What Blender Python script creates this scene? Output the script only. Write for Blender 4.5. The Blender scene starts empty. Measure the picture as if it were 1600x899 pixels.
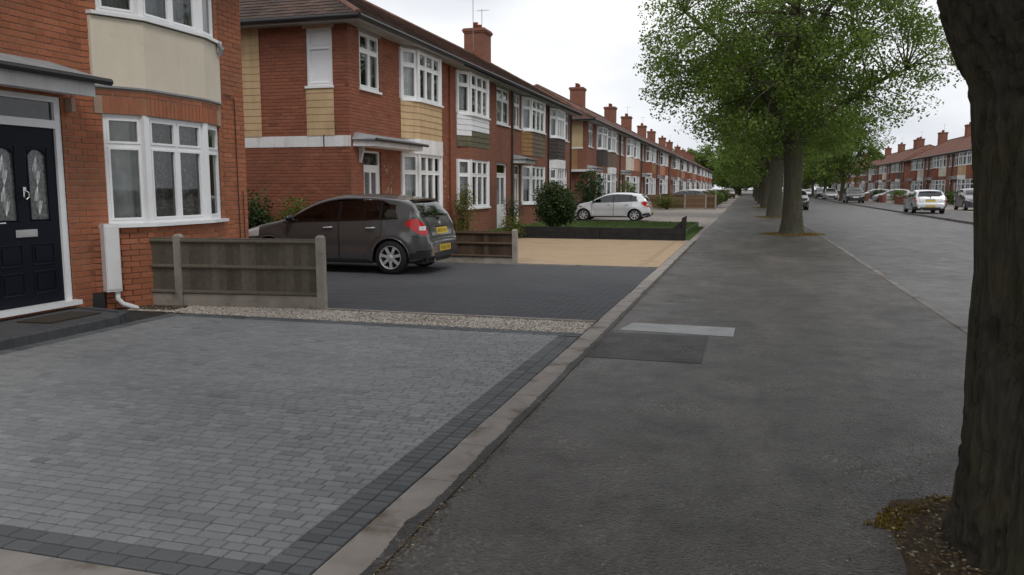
import bpy, bmesh, math, random
from math import sin, cos, pi, sqrt, radians, atan2
from mathutils import Vector, Matrix, noise
random.seed(7)
scene = bpy.context.scene
COL = scene.collection
# ------------------------------------------------------------------ camera
cd = bpy.data.cameras.new('camera'); cam = bpy.data.objects.new('camera', cd); COL.objects.link(cam)
cam.location = (0, 0, 1.55)
cam.rotation_euler = (radians(90 - 7.09), 0, radians(16.29))
cd.sensor_width = 36; cd.lens = 28.125; cd.clip_start = 0.05; cd.clip_end = 3000
scene.camera = cam
# ------------------------------------------------------------------ world: bright overcast
SUN_EL, SUN_AZ = 52, 140      # azimuth measured clockwise from +Y
w = bpy.data.worlds.new('World'); scene.world = w; w.use_nodes = True
nt = w.node_tree; nt.nodes.clear()
def wn(t, **k):
    n = nt.nodes.new(t)
    for a, b in k.items(): setattr(n, a, b)
    return n
sky = wn('ShaderNodeTexSky', sky_type='NISHITA', sun_disc=False)
sky.sun_elevation = radians(SUN_EL); sky.sun_rotation = radians(SUN_AZ)
sky.air_density = 1.0; sky.dust_density = 4.0
bg1 = wn('ShaderNodeBackground'); bg1.inputs[1].default_value = 0.09
nt.links.new(sky.outputs[0], bg1.inputs[0])
tc = wn('ShaderNodeTexCoord'); mp = wn('ShaderNodeMapping'); mp.inputs['Scale'].default_value = (1.0, 1.0, 3.2)
nt.links.new(tc.outputs['Generated'], mp.inputs[0])
nz = wn('ShaderNodeTexNoise'); nz.inputs['Scale'].default_value = 2.2; nz.inputs['Detail'].default_value = 5; nz.inputs['Roughness'].default_value = .5
nt.links.new(mp.outputs[0], nz.inputs['Vector'])
cr = wn('ShaderNodeValToRGB')
cr.color_ramp.elements[0].position = .36; cr.color_ramp.elements[0].color = (.68, .71, .765, 1)
cr.color_ramp.elements[1].position = .62; cr.color_ramp.elements[1].color = (1.02, 1.02, 1.03, 1)
nt.links.new(nz.outputs[0], cr.inputs[0])
bg2 = wn('ShaderNodeBackground'); bg2.inputs[1].default_value = 1.0
nt.links.new(cr.outputs[0], bg2.inputs[0])
mx = wn('ShaderNodeMixShader'); mx.inputs[0].default_value = .93      # nearly closed cloud cover
nt.links.new(bg1.outputs[0], mx.inputs[1]); nt.links.new(bg2.outputs[0], mx.inputs[2])
wo = wn('ShaderNodeOutputWorld'); nt.links.new(mx.outputs[0], wo.inputs[0])
# ------------------------------------------------------------------ sun through the cloud
sd = bpy.data.lights.new('sun', 'SUN'); sun = bpy.data.objects.new('sun', sd); COL.objects.link(sun)
sd.energy = 1.0; sd.angle = radians(18); sd.color = (1, .965, .92)
_d = Vector((sin(radians(SUN_AZ)) * cos(radians(SUN_EL)), cos(radians(SUN_AZ)) * cos(radians(SUN_EL)), sin(radians(SUN_EL))))
sun.rotation_euler = _d.to_track_quat('Z', 'Y').to_euler()
scene.view_settings.view_transform = 'Standard'; scene.view_settings.look = 'None'
scene.view_settings.exposure = 0.2; scene.view_settings.gamma = 1; scene.view_settings.use_curve_mapping = False

# ------------------------------------------------------------------ material helpers
class NT:
    def __init__(s, name):
        s.m = bpy.data.materials.new(name); s.m.use_nodes = True
        s.t = s.m.node_tree; s.b = s.t.nodes['Principled BSDF']
        s.tc = None
    def n(s, t, ins=None, **k):
        nd = s.t.nodes.new(t)
        for a, b in k.items(): setattr(nd, a, b)
        for a, b in (ins or {}).items(): s.set(nd.inputs[a], b)
        return nd
    def set(s, sock, v):
        if hasattr(v, 'is_linked') or hasattr(v, 'links'): s.t.links.new(v, sock)
        else:
            if isinstance(v, tuple) and len(v) == 3 and sock.type == 'RGBA': v = (*v, 1)
            sock.default_value = v
    def co(s, kind='Object', scale=(1, 1, 1), rot=(0, 0, 0)):
        if kind == 'World':
            o = s.n('ShaderNodeNewGeometry').outputs['Position']
        else:
            o = s.n('ShaderNodeTexCoord').outputs[kind]
        return s.n('ShaderNodeMapping', {'Vector': o, 'Scale': scale, 'Rotation': rot}).outputs[0]
    def noise(s, scale, detail=3, rough=.55, vec=None, dist=0):
        i = {'Scale': scale, 'Detail': detail, 'Roughness': rough, 'Distortion': dist}
        if vec is not None: i['Vector'] = vec
        return s.n('ShaderNodeTexNoise', i).outputs[0]
    def ramp(s, fac, stops):
        r = s.n('ShaderNodeValToRGB', {'Fac': fac}); e = r.color_ramp.elements
        while len(e) > 1: e.remove(e[-1])
        e[0].position = stops[0][0]; e[0].color = (*stops[0][1], 1)
        for p, c in stops[1:]:
            q = e.new(p); q.color = (*c, 1)
        return r.outputs[0]
    def mix(s, fac, a, b, mode='MIX'):
        m = s.n('ShaderNodeMix', data_type='RGBA', blend_type=mode)
        s.set(m.inputs[0], fac); s.set(m.inputs[6], a); s.set(m.inputs[7], b)
        return m.outputs[2]
    def math(s, op, a, b=0.0, clamp=False):
        m = s.n('ShaderNodeMath', operation=op, use_clamp=clamp)
        s.set(m.inputs[0], a); s.set(m.inputs[1], b); return m.outputs[0]
    def bump(s, h, strength=.3, dist=.01):
        b = s.n('ShaderNodeBump', {'Height': h, 'Strength': strength, 'Distance': dist})
        s.t.links.new(b.outputs[0], s.b.inputs['Normal'])
    def out(s, color=None, rough=.8, metal=0, spec=None, **k):
        if color is not None: s.set(s.b.inputs['Base Color'], color)
        s.set(s.b.inputs['Roughness'], rough); s.set(s.b.inputs['Metallic'], metal)
        if spec is not None: s.b.inputs['Specular IOR Level'].default_value = spec
        for a, b in k.items(): s.set(s.b.inputs[a], b)
        return s.m

def varied(name, c1, c2, scale=4, rough=.85, bump=.15, bscale=60, bdist=.004, spec=.3, stain=None, kind='World', metal=0, streak=None):
    t = NT(name); v = t.co(kind)
    f = t.noise(scale, 5, .6, v)
    c = t.ramp(f, [(.3, c1), (.7, c2)])
    if stain:
        f2 = t.noise(stain[1], 4, .65, v)
        c = t.mix(t.ramp(f2, [(stain[2], (0, 0, 0)), (stain[2] + .15, (1, 1, 1))]), c, stain[0])
    if streak:
        f3 = t.noise(7, 5, .7, t.co(kind, (1, 1, .09)))
        c = t.mix(t.ramp(f3, [(.50, (0, 0, 0)), (.74, (streak[1],) * 3)]), c, streak[0])
    if bump: t.bump(t.noise(bscale, 3, .6, v), bump, bdist)
    return t.out(c, rough, metal, spec)

def tone_mat(name, stops, rough=.85, grain=.18, gscale=70, bump=.25, bdist=.003, spec=.25, dirt=None):
    """colour of one piece out of a joined mesh (face attribute) or of a piece of its own (object colour)"""
    t = NT(name); v = t.co('World')
    a = t.n('ShaderNodeAttribute', attribute_name='tone').outputs['Fac']
    oc = t.n('ShaderNodeSeparateColor', {'Color': t.n('ShaderNodeObjectInfo').outputs['Color']}).outputs[0]
    c = t.ramp(t.math('MULTIPLY', a, oc), stops)
    g = t.noise(gscale, 4, .65, v)
    c = t.mix(grain, c, t.ramp(g, [(.25, (.25, .25, .25)), (.75, (.95, .95, .95))]), 'OVERLAY')
    if dirt:
        f = t.noise(dirt[1], 5, .65, v)
        c = t.mix(t.ramp(f, [(dirt[2], (0, 0, 0)), (dirt[2] + .22, (dirt[3],) * 3)]), c, dirt[0])
    t.bump(g, bump, bdist)
    return t.out(c, rough, 0, spec)

M = {}
BRICK_ORANGE = [(0, (.15, .065, .042)), (.25, (.265, .095, .051)), (.6, (.335, .120, .062)), (.85, (.365, .148, .080)), (1, (.31, .17, .115))]
BRICK_RED = [(0, (.13, .050, .032)), (.3, (.205, .073, .044)), (.7, (.255, .095, .056)), (1, (.30, .13, .080))]
M['brick_o'] = tone_mat('orange_brick', BRICK_ORANGE, grain=.3, gscale=45, dirt=((.19, .092, .06), 1.1, .46, .65))
M['brick_r'] = tone_mat('red_brick', BRICK_RED, grain=.3, gscale=45, dirt=((.15, .065, .043), 1.1, .48, .6))
M['mortar_o'] = varied('mortar', (.27, .17, .11), (.37, .26, .18), 3, .95, .3, 120)
M['mortar_r'] = varied('red_mortar', (.20, .10, .07), (.28, .16, .11), 3, .95, .3, 120)
def brick_tex(name, c1, c2, mort, dirt):
    t = NT(name)
    o = t.n('ShaderNodeTexCoord').outputs['Object']
    s = t.n('ShaderNodeSeparateXYZ', {'Vector': o})
    v = t.n('ShaderNodeCombineXYZ', {'X': t.math('ADD', s.outputs[0], s.outputs[1]), 'Y': s.outputs[2]}).outputs[0]
    b = t.n('ShaderNodeTexBrick', {'Vector': v, 'Color1': c1, 'Color2': c2, 'Mortar': mort, 'Scale': 1.0, 'Mortar Size': .006, 'Mortar Smooth': .2, 'Bias': 0.0, 'Brick Width': .225, 'Row Height': .075})
    f = t.noise(.9, 5, .65, o)
    c = t.mix(t.ramp(f, [(.42, (0, 0, 0)), (.7, (.75, .75, .75))]), b.outputs[0], dirt)
    t.bump(t.math('SUBTRACT', 1.0, b.outputs[1]), .5, .008)
    return t.out(c, .9, 0, .2)
M['brick_far'] = brick_tex('terrace_brick', (.245, .092, .058), (.20, .073, .047), (.22, .155, .12), (.14, .068, .049))
M['brick_far2'] = brick_tex('terrace_brick_pale', (.25, .10, .07), (.205, .08, .056), (.22, .17, .13), (.15, .08, .06))
def uni(name, c, rough=.5, spec=.5, metal=0, d=.06, sc=3):
    lo = tuple(max(0, x * (1 - d * 2.2)) for x in c); hi = tuple(min(1, x * (1 + d)) for x in c)
    return varied(name, lo, hi, sc, rough, 0, spec=spec, metal=metal)
M['upvc'] = uni('white_upvc', (.78, .79, .80), .32, .5, d=.03, sc=2)
M['white_paint'] = varied('white_masonry_paint', (.62, .62, .63), (.76, .76, .77), 2.5, .7, .2, 40, stain=((.45, .43, .41), 3.5, .66), streak=((.38, .36, .33), .6))
M['cream'] = varied('cream_render', (.58, .525, .42), (.66, .60, .49), 1.3, .9, .25, 90, .004, stain=((.50, .455, .36), 1.2, .62), streak=((.46, .42, .33), .3))
M['ochre'] = varied('ochre_paint', (.44, .31, .175), (.53, .385, .225), 1.6, .85, .25, 60, stain=((.36, .26, .14), 2.2, .6), streak=((.27, .19, .10), .55))
M['ochre2'] = varied('brown_paint', (.24, .135, .058), (.31, .18, .085), 1.6, .85, .25, 60, stain=((.16, .09, .04), 2.2, .56), streak=((.12, .07, .035), .5))
M['darkboard'] = varied('dark_stained_board', (.035, .028, .024), (.07, .055, .045), 5, .75, .3, 60)
M['greyboard'] = varied('grey_brown_board', (.11, .085, .06), (.17, .13, .095), 4, .85, .3, 60)
M['tilehang'] = varied('red_hung_tile', (.20, .062, .036), (.30, .10, .058), 6, .9, .4, 30, .01)
M['brickpanel'] = varied('pink_panel', (.36, .17, .11), (.45, .23, .15), 3, .9, .3, 40)
M['creampanel'] = varied('pale_panel', (.5, .46, .38), (.62, .58, .5), 3, .9, .3, 40)
M['yellowrender'] = varied('yellow_roughcast', (.42, .33, .18), (.50, .40, .24), 2, .95, .5, 40, .01)
M['whiteboard'] = varied('white_clapboard_mossy', (.60, .61, .63), (.72, .73, .75), 2, .6, .2, 40)
M['mossboard'] = varied('mossy_board', (.075, .07, .045), (.15, .14, .09), 9, .95, .5, 50)
M['stone'] = varied('weathered_lintel', (.30, .21, .16), (.40, .29, .22), 4, .9, .3, 60)
M['lead'] = varied('grey_lead', (.20, .21, .22), (.31, .32, .33), 4, .65, .25, 30)
M['black'] = uni('black_plastic', (.018, .018, .019), .45, .4)
M['soffit'] = uni('grey_soffit', (.36, .35, .34), .7, .3)
M['curtain'] = uni('net_curtain', (.74, .75, .73), .9, .1, d=.12, sc=6)
M['curtain2'] = uni('grey_curtain', (.45, .46, .45), .9, .1, d=.2, sc=5)
M['blind'] = uni('closed_white_blind', (.74, .76, .78), .8, .2, d=.02)
M['interior'] = uni('dark_room', (.05, .045, .04), .9, .1)
def glass(name, tint=(.9, .93, .93), ior=1.65):
    t = NT(name); t.t.nodes.remove(t.b)
    tr = t.n('ShaderNodeBsdfTransparent', {'Color': tint}); gl = t.n('ShaderNodeBsdfGlossy', {'Color': (1, 1, 1), 'Roughness': .02})
    fr = t.n('ShaderNodeFresnel', {'IOR': ior})
    bm_ = t.n('ShaderNodeBump', {'Height': t.noise(1.3, 2, .5, t.co('World')), 'Strength': .05, 'Distance': .05})
    t.t.links.new(bm_.outputs[0], gl.inputs['Normal'])
    m = t.n('ShaderNodeMixShader', {0: fr.outputs[0], 1: tr.outputs[0], 2: gl.outputs[0]})
    t.t.links.new(m.outputs[0], t.t.nodes['Material Output'].inputs[0]); return t.m
M['glass'] = glass('window_glass')
M['carglass'] = glass('tinted_car_glass', (.17, .19, .185), 1.75)
M['etched'] = uni('leaded_glass', (.13, .14, .14), .18, .6, d=.35, sc=28)

# ------------------------------------------------------------------ mesh helpers
class MB:
    def __init__(s): s.v = []; s.f = []; s.t = []
    def add(s, vs, fs, tone=1.0):
        o = len(s.v); s.v += [tuple(v) for v in vs]; s.f += [tuple(i + o for i in f) for f in fs]; s.t += [tone] * len(fs); return s
    def box(s, x0, y0, z0, x1, y1, z1, tone=1.0):
        return s.add([(x0, y0, z0), (x1, y0, z0), (x1, y1, z0), (x0, y1, z0), (x0, y0, z1), (x1, y0, z1), (x1, y1, z1), (x0, y1, z1)],
                     [(3, 2, 1, 0), (4, 5, 6, 7), (0, 1, 5, 4), (1, 2, 6, 5), (2, 3, 7, 6), (3, 0, 4, 7)], tone)
    def prism(s, pts, z0, z1, tone=1.0):
        n = len(pts)
        return s.add([(x, y, z0) for x, y in pts] + [(x, y, z1) for x, y in pts],
                     [tuple(range(n - 1, -1, -1)), tuple(range(n, 2 * n))] + [(i, (i + 1) % n, n + (i + 1) % n, n + i) for i in range(n)], tone)
    def quad(s, a, b, c, d, tone=1.0): return s.add([a, b, c, d], [(0, 1, 2, 3)], tone)
    def tube(s, pts, rad, n=8, cap=True, tone=1.0):
        pts = [Vector(p) for p in pts]
        if not hasattr(rad, '__len__'): rad = [rad] * len(pts)
        vs = []; fs = []; up = None
        for i, p in enumerate(pts):
            d = (pts[min(i + 1, len(pts) - 1)] - pts[max(i - 1, 0)]).normalized()
            if up is None:
                up = Vector((0, 0, 1)) if abs(d.z) < .9 else Vector((1, 0, 0))
            a = d.cross(up)
            if a.length < 1e-4: a = d.cross(Vector((0, 1, 0)))
            a.normalize(); b = a.cross(d).normalized(); up = b
            for k in range(n):
                q = 2 * pi * k / n; vs.append(p + (a * cos(q) + b * sin(q)) * rad[i])
        for i in range(len(pts) - 1):
            for k in range(n): fs.append((i * n + k, i * n + (k + 1) % n, (i + 1) * n + (k + 1) % n, (i + 1) * n + k))
        if cap: fs += [tuple(range(n - 1, -1, -1)), tuple((len(pts) - 1) * n + k for k in range(n))]
        return s.add(vs, fs, tone)
    def lathe(s, prof, n=24, axis='Z', tone=1.0):
        vs = []; fs = []
        for r, h in prof:
            for k in range(n):
                q = 2 * pi * k / n
                vs.append((r * cos(q), r * sin(q), h) if axis == 'Z' else (r * cos(q), h, r * sin(q)))
        for i in range(len(prof) - 1):
            for k in range(n): fs.append((i * n + k, i * n + (k + 1) % n, (i + 1) * n + (k + 1) % n, (i + 1) * n + k))
        return s.add(vs, fs, tone)
    def xf(s, fn): s.v = [tuple(fn(v)) for v in s.v]; return s
    def mesh(s, name, mat, smooth=False, tone=False):
        me = bpy.data.meshes.new(name); me.from_pydata(s.v, [], s.f)
        if mat is not None: me.materials.append(M[mat] if isinstance(mat, str) else mat)
        if smooth: me.shade_smooth()
        if tone:
            at = me.attributes.new('tone', 'FLOAT', 'FACE'); at.data.foreach_set('value', s.t)
        me.update(); return me
    def build(s, name, mat, parent=None, smooth=False, tone=False, kind=None):
        return link(name, s.mesh(name, mat, smooth, tone), parent, kind)
def link(name, me, parent=None, kind=None, matrix=None, tone=None):
    o = bpy.data.objects.new(name, me); COL.objects.link(o)
    if parent is not None: o.parent = parent
    if kind: o['kind'] = kind
    if matrix is not None: o.matrix_basis = matrix
    if tone is not None: o.color = (tone, tone, tone, 1)
    return o
def tag(o, label, cat, group=None):
    o['label'] = label; o['category'] = cat
    if group: o['group'] = group
    return o
def thing(name, label, cat, loc=(0, 0, 0), rz=0, group=None):
    o = bpy.data.objects.new(name, None); COL.objects.link(o); o.location = loc; o.rotation_euler = (0, 0, rz)
    o.empty_display_size = .2
    return tag(o, label, cat, group)
def copy_tree(o, parent=None):
    c = o.copy(); COL.objects.link(c); c.parent = parent
    for ch in list(o.children): copy_tree(ch, c)
    return c
def struct(mb, name, mat, tone=False):
    return mb.build(name, mat, None, False, tone, 'structure')

CP, CY = radians(7.09), radians(16.29)
_fw = Vector((-sin(CY) * cos(CP), cos(CY) * cos(CP), -sin(CP))); _rt = Vector((cos(CY), sin(CY), 0)); _up = _rt.cross(_fw)
def size_px(p):
    """how large a piece at p shows in the photograph (0 when outside the frame): decides only which pieces are built singly"""
    d = Vector(p) - Vector((0, 0, 1.55)); wv = d.dot(_fw)
    if wv < .3: return 0
    x = 800 + 1250 * d.dot(_rt) / wv; y = 449.5 - 1250 * d.dot(_up) / wv
    return 0 if not (-10 < x < 1610 and -10 < y < 909) else 1250 / wv

def pieces(parent, name, items, mat, shared, joined_fn, limit=300):
    """items: (centre, matrix, key, tone, poly).  The `limit` largest in view with a shared mesh stand singly, the rest are joined."""
    order = sorted([i for i, it in enumerate(items) if it[2] is not None and size_px(it[0]) > 0], key=lambda i: -size_px(items[i][0]))
    single = set(order[:limit])
    mb = MB()
    for i, it in enumerate(items):
        if i in single:
            link(name, shared[it[2]], parent, None, it[1], it[3])
        else:
            joined_fn(mb, it)
    if mb.v:
        mb.build(name + '_field', mat, parent, False, True, 'stuff')
# ================================================================== GROUND, ROAD, PAVEMENTS
def asphalt(name, c1, c2, patch, speck=.35, rough=.52, spec=.5):
    t = NT(name); v = t.co('World'); vs = t.co('World', (1, .28, 1))
    big = t.noise(.45, 6, .62, v, .4); mid = t.noise(2.6, 6, .68, v, .3); streak = t.noise(1.1, 4, .6, vs)
    c = t.ramp(big, [(.3, c1), (.7, c2)])
    c = t.mix(t.ramp(streak, [(.46, (0, 0, 0)), (.66, (.65, .65, .65))]), c, patch)
    c = t.mix(t.ramp(mid, [(.52, (0, 0, 0)), (.72, (.55, .55, .55))]), c, tuple(x * .55 for x in c1))
    vo = t.n('ShaderNodeTexVoronoi', {'Vector': v, 'Scale': 62.0})
    cell = t.n('ShaderNodeSeparateColor', {'Color': vo.outputs['Color']})
    stone = t.ramp(cell.outputs[0], [(.0, (.35, .35, .35)), (.45, (.47, .47, .47)), (.75, (.53, .53, .53)), (.93, (.66, .655, .64)), (1, (.92, .9, .86))])
    c = t.mix(speck + .5, c, stone, 'OVERLAY')
    c = t.mix(t.ramp(t.math('MULTIPLY', cell.outputs[1], t.noise(1.2, 3, .6, v)), [(.50, (0, 0, 0)), (.62, (speck * 1.6,) * 3)]), c, (.21, .195, .175))
    gum = t.n('ShaderNodeTexVoronoi', {'Vector': v, 'Scale': 1.7, 'Randomness': 1.0}).outputs['Distance']
    c = t.mix(t.ramp(gum, [(.022, (.5, .5, .5)), (.03, (0, 0, 0))]), c, (.16, .155, .15))
    h = t.math('ADD', t.math('MULTIPLY', vo.outputs['Distance'], -.7), t.math('MULTIPLY', t.noise(9, 4, .6, v), .8))
    t.bump(h, .75, .014)
    return t.out(c, t.ramp(mid, [(.3, (rough - .08,) * 3), (.7, (rough + .1,) * 3)]), 0, spec)
M['pave'] = asphalt('pavement_asphalt', (.031, .0265, .0225), (.060, .052, .045), (.104, .093, .083), .36)
M['road'] = asphalt('road_asphalt', (.064, .062, .062), (.096, .093, .093), (.115, .111, .109), .2)
M['patchdark'] = asphalt('dark_reinstatement', (.026, .024, .022), (.042, .039, .037), (.054, .051, .048), .32, .68, .45)
M['concrete'] = varied('pale_concrete', (.21, .185, .165), (.31, .28, .255), 4, .9, .35, 90, stain=((.13, .105, .08), 2.6, .54))
M['concrete_strip'] = varied('concrete_strip', (.27, .27, .265), (.36, .36, .355), 3, .9, .3, 90, stain=((.2, .195, .185), 2.5, .62))
M['kerb'] = varied('kerb_stone_grey', (.13, .12, .11), (.205, .19, .175), 2.5, .9, .3, 70, stain=((.09, .08, .07), 1.8, .5))
M['earth'] = varied('bare_ground', (.06, .052, .04), (.11, .095, .07), .5, .95, .5, 12, .02)
M['tan'] = varied('resin_bound_gravel', (.34, .245, .15), (.41, .30, .195), .8, .9, .6, 150, .004, stain=((.28, .205, .13), .8, .54))
M['soil'] = varied('soil', (.045, .032, .021), (.09, .064, .042), 14, 1, .8, 40, .02)
M['moss'] = varied('yellow_moss', (.17, .115, .022), (.28, .19, .045), 14, 1, .8, 60, .01)
M['lawn'] = varied('lawn_soil', (.05, .075, .022), (.09, .13, .04), 2, 1, .6, 40, .02)
M['linepaint'] = varied('worn_road_paint', (.13, .128, .126), (.23, .228, .225), 9, .8, .2, 70)

XE = -1.42        # pavement's house-side edge
struct(MB().box(-600, -60, -.5, 700, 900, -.16), 'ground', 'earth')
struct(MB().box(2.42, -40, -.3, 9.86, 420, -.10), 'road', 'road')
struct(MB().box(XE, -40, -.3, 2.30, 420, 0), 'pavement', 'pave')
far_pave = struct(MB().box(9.98, -40, -.3, 13.9, 420, 0), 'far_pavement', 'pave')
struct(MB().box(-60, 24.5, -.3, -1.62, 420, -.012), 'front_gardens_ground', 'concrete')
struct(MB().box(13.9, -40, -.3, 60, 420, -.012), 'far_gardens_ground', 'concrete')

# kerb stones along both sides of the road
def kerbs(x0, x1, ya, yb, far_from, step=.915, parent_name='kerb', z=.012, mat='kerb', single=True):
    root = bpy.data.objects.new(parent_name, None); COL.objects.link(root); root['kind'] = 'structure'
    me = MB(); c = .012
    L = step - .004
    me.add([(x0, 0, -.25), (x1, 0, -.25), (x1, L, -.25), (x0, L, -.25), (x0, 0, z - c), (x1, 0, z - c), (x1, L, z - c), (x0, L, z - c),
            (x0 + c, c / 2, z), (x1 - c, c / 2, z), (x1 - c, L - c / 2, z), (x0 + c, L - c / 2, z)],
           [(0, 1, 5, 4), (1, 2, 6, 5), (2, 3, 7, 6), (3, 0, 4, 7), (4, 5, 9, 8), (5, 6, 10, 9), (6, 7, 11, 10), (7, 4, 8, 11), (8, 9, 10, 11)])
    m = me.mesh('kerb_stone', mat); y = ya
    while y < far_from:
        link('kerb_stone', m, root, None, Matrix.Translation((random.uniform(-.004, .004), y, random.uniform(-.004, .003)))); y += step
    rest = MB()
    while y < yb:
        rest.box(x0, y, -.25, x1, y + step - .02, z + random.uniform(-.003, .003)); y += step
    if rest.v: rest.build('kerb_stone_run', mat, root, kind='stuff')
    return root
kerbs(2.30, 2.42, 2.0, 300, 75)
kerbs(9.86, 9.98, 20.0, 300, 120, parent_name='far_kerb')
# pale edging between the drives and the pavement: square concrete edging stones
kerbs(-1.64, XE - .004, 2.0, 24.3, 24.0, .61, 'drive_edging', .006, 'concrete')
kerbs(-1.60, XE - .004, 24.3, 200, 60, .915, 'garden_edging', .02, 'concrete')

struct(MB().box(-1.40, 7.16, -.02, -.34, 8.50, .004), 'tarmac_patch', 'patchdark')
pm = MB(); pm.prism([(-1.22, 9.16), (-1.30, 8.66), (-.09, 8.57), (-.08, 9.13)], -.02, .005)
struct(pm, 'concrete_patch', 'concrete_strip')
for k, y in enumerate([26, 32, 38.5, 44, 50.5, 57, 63, 69]):
    o = MB().prism([(5.75, y), (5.88, y), (5.88, y + 2), (5.75, y + 2)], -.12, -.096).build('road_marking', 'linepaint', None, kind='structure')

# crumbled tarmac edge lapping over the pale edging
em = MB(); y = 2.0; prev = None
while y < 24:
    q = XE - .012 - .045 * max(0, noise.noise(Vector((y * 1.7, 0, 1)))) - .02 * max(0, noise.noise(Vector((y * 9, 3, 1)))) - random.uniform(0, .008)
    if prev: em.quad((prev[1], prev[0], .0105), (XE + .03, prev[0], .006), (XE + .03, y, .006), (q, y, .0105))
    prev = (y, q); y += .02
struct(em, 'crumbled_edge', 'patchdark')
# ------------------------------------------------------------------ block paving
def chamfer_block(mb, x0, y0, x1, y1, z0, z1, c, tone=1.0, tilt=0.0):
    t = tilt
    vs = [(x0, y0, z0), (x1, y0, z0), (x1, y1, z0), (x0, y1, z0), (x0, y0, z1 - c), (x1, y0, z1 - c), (x1, y1, z1 - c), (x0, y1, z1 - c),
          (x0 + c, y0 + c, z1), (x1 - c, y0 + c, z1 + t), (x1 - c, y1 - c, z1 + t), (x0 + c, y1 - c, z1)]
    mb.add(vs, [(0, 1, 5, 4), (1, 2, 6, 5), (2, 3, 7, 6), (3, 0, 4, 7), (4, 5, 9, 8), (5, 6, 10, 9), (6, 7, 11, 10), (7, 4, 8, 11), (8, 9, 10, 11)], tone)
def block_paving(root, regions, z, mat, limit=300, g=.0036):
    """regions: (X0, X1, Y0, Y1, row height, block lengths, tone function)"""
    out = []; shared = {}; c = .005
    for X0, X1, Y0, Y1, rowh, lens, tone_fn in regions:
        for L in lens:
            if (L, rowh) not in shared:
                mb = MB(); chamfer_block(mb, -L / 2 + g / 2, -rowh / 2 + g * 1.5, L / 2 - g / 2, rowh / 2 - g * 1.5, -.05, 0, c); shared[(L, rowh)] = mb.mesh('paver', mat, tone=True)
        y = Y0; r = 0; items = []
        while y + rowh <= Y1 + .001:
            x = X1
            first = lens[0] * (.5 if r % 2 else 1) if len(lens) > 1 or X1 - X0 > .6 else lens[0]
            while x > X0 + .004:
                L = first if x == X1 else random.choice(lens)
                if x - L < X0 + .04: L = x - X0
                items.append((x - L / 2, y + rowh / 2, L, (L, rowh) if (L, rowh) in shared else None)); x -= L
            y += rowh; r += 1
        for cx, cy, L, key in items:
            zz = z + random.uniform(-.0012, .0012)
            mtx = Matrix.Translation((cx, cy, zz)) @ Matrix.Rotation(random.uniform(-.008, .008), 4, 'X') @ Matrix.Rotation(random.uniform(-.006, .006), 4, 'Y')
            out.append(((cx, cy, zz), mtx, key, tone_fn(cx, cy), (cx - L / 2 + g / 2, cy - rowh / 2 + g * 1.5, cx + L / 2 - g / 2, cy + rowh / 2 - g * 1.5)))
    def jf(mb, it):
        a = it[4]; chamfer_block(mb, a[0], a[1], a[2], a[3], it[0][2] - .05, it[0][2], c, it[3], random.uniform(-.0012, .0012))
    pieces(root, 'paver', out, mat, shared, jf, limit)
PAVE_TONES = [(0, (.045, .048, .052)), (.22, (.072, .077, .082)), (.4, (.155, .160, .162)), (.7, (.245, .251, .252)), (1, (.32, .326, .325))]
M['paver'] = tone_mat('block_paver', PAVE_TONES, .82, .16, 60, .3, .003, .3)
M['paver_dark'] = tone_mat('charcoal_block_paver', [(0, (.048, .049, .053)), (.5, (.062, .063, .068)), (1, (.080, .081, .087))], .78, .16, 60, .3, .003, .35)
M['joint'] = varied('jointing_sand', (.03, .029, .027), (.05, .047, .043), 8, 1, .4, 200)
drive = struct(MB().box(-7.9, 2.56, -.3, -1.645, 8.42, -.016), 'driveway', 'joint')
def tone1(x, y):
    n = noise.noise(Vector((x * .5, y * .5, 3))) + .6 * noise.noise(Vector((x * 1.5, y * 1.5, 9)))
    return min(.92, max(.34, .62 + .15 * n + random.gauss(0, .05) - (.10 if random.random() < .05 else 0)))
dk = lambda x, y: min(.38, max(.12,   .29 + .05 * noise.noise(Vector((x * 2, y * 2, 5))) + random.gauss(0, .025)))
RH = .072
block_paving(drive, [(-6.66, -1.865, 2.748, 8.16, RH, [.12, .10, .15], tone1), (-1.865, -1.645, 2.56, 8.16, RH, [.11], dk), (-6.66, -1.865, 2.56, 2.75, .0935, [.15], dk),
                     (-6.66, -1.645, 8.16, 8.345, .0925, [.17], dk), (-6.86, -6.66, 2.56, 8.345, .13, [.20], dk)], 0, 'paver')
drive2 = struct(MB().box(-12, 9.10, -.3, -1.645, 15.78, -.02), 'neighbour_driveway', 'joint')
block_paving(drive2, [(-9.6, -1.645, 9.16, 15.72, .10, [.20], lambda x, y: min(1, max(0, .45 + .3 * noise.noise(Vector((x * .7, y * .7, 1))) + random.gauss(0, .08))))], -.002, 'paver_dark')
struct(MB().box(-5.18, 9.075, -.2, -1.645, 9.15, .012), 'concrete_drive_edge', 'concrete')
struct(MB().box(-12, 15.78, -.2, -1.645, 15.86, .010), 'far_drive_edge', 'concrete')
struct(MB().box(-8.4, 15.86, -.3, -1.645, 24.1, .0), 'resin_driveway', 'tan')
struct(MB().box(-2.05, 15.92, -.1, -1.93, 24.0, .004), 'resin_border', varied('resin_border_mat', (.29, .20, .12), (.35, .25, .155), 3, .9, .4, 150))
struct(MB().box(-8.4, 24.1, -.3, -1.645, 24.5, -.004), 'concrete_margin', 'concrete')
# next property towards the camera: plain concrete
struct(MB().box(-9, -8, -.3, -1.645, 2.55, -.004), 'concrete_forecourt', 'concrete')

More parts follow.
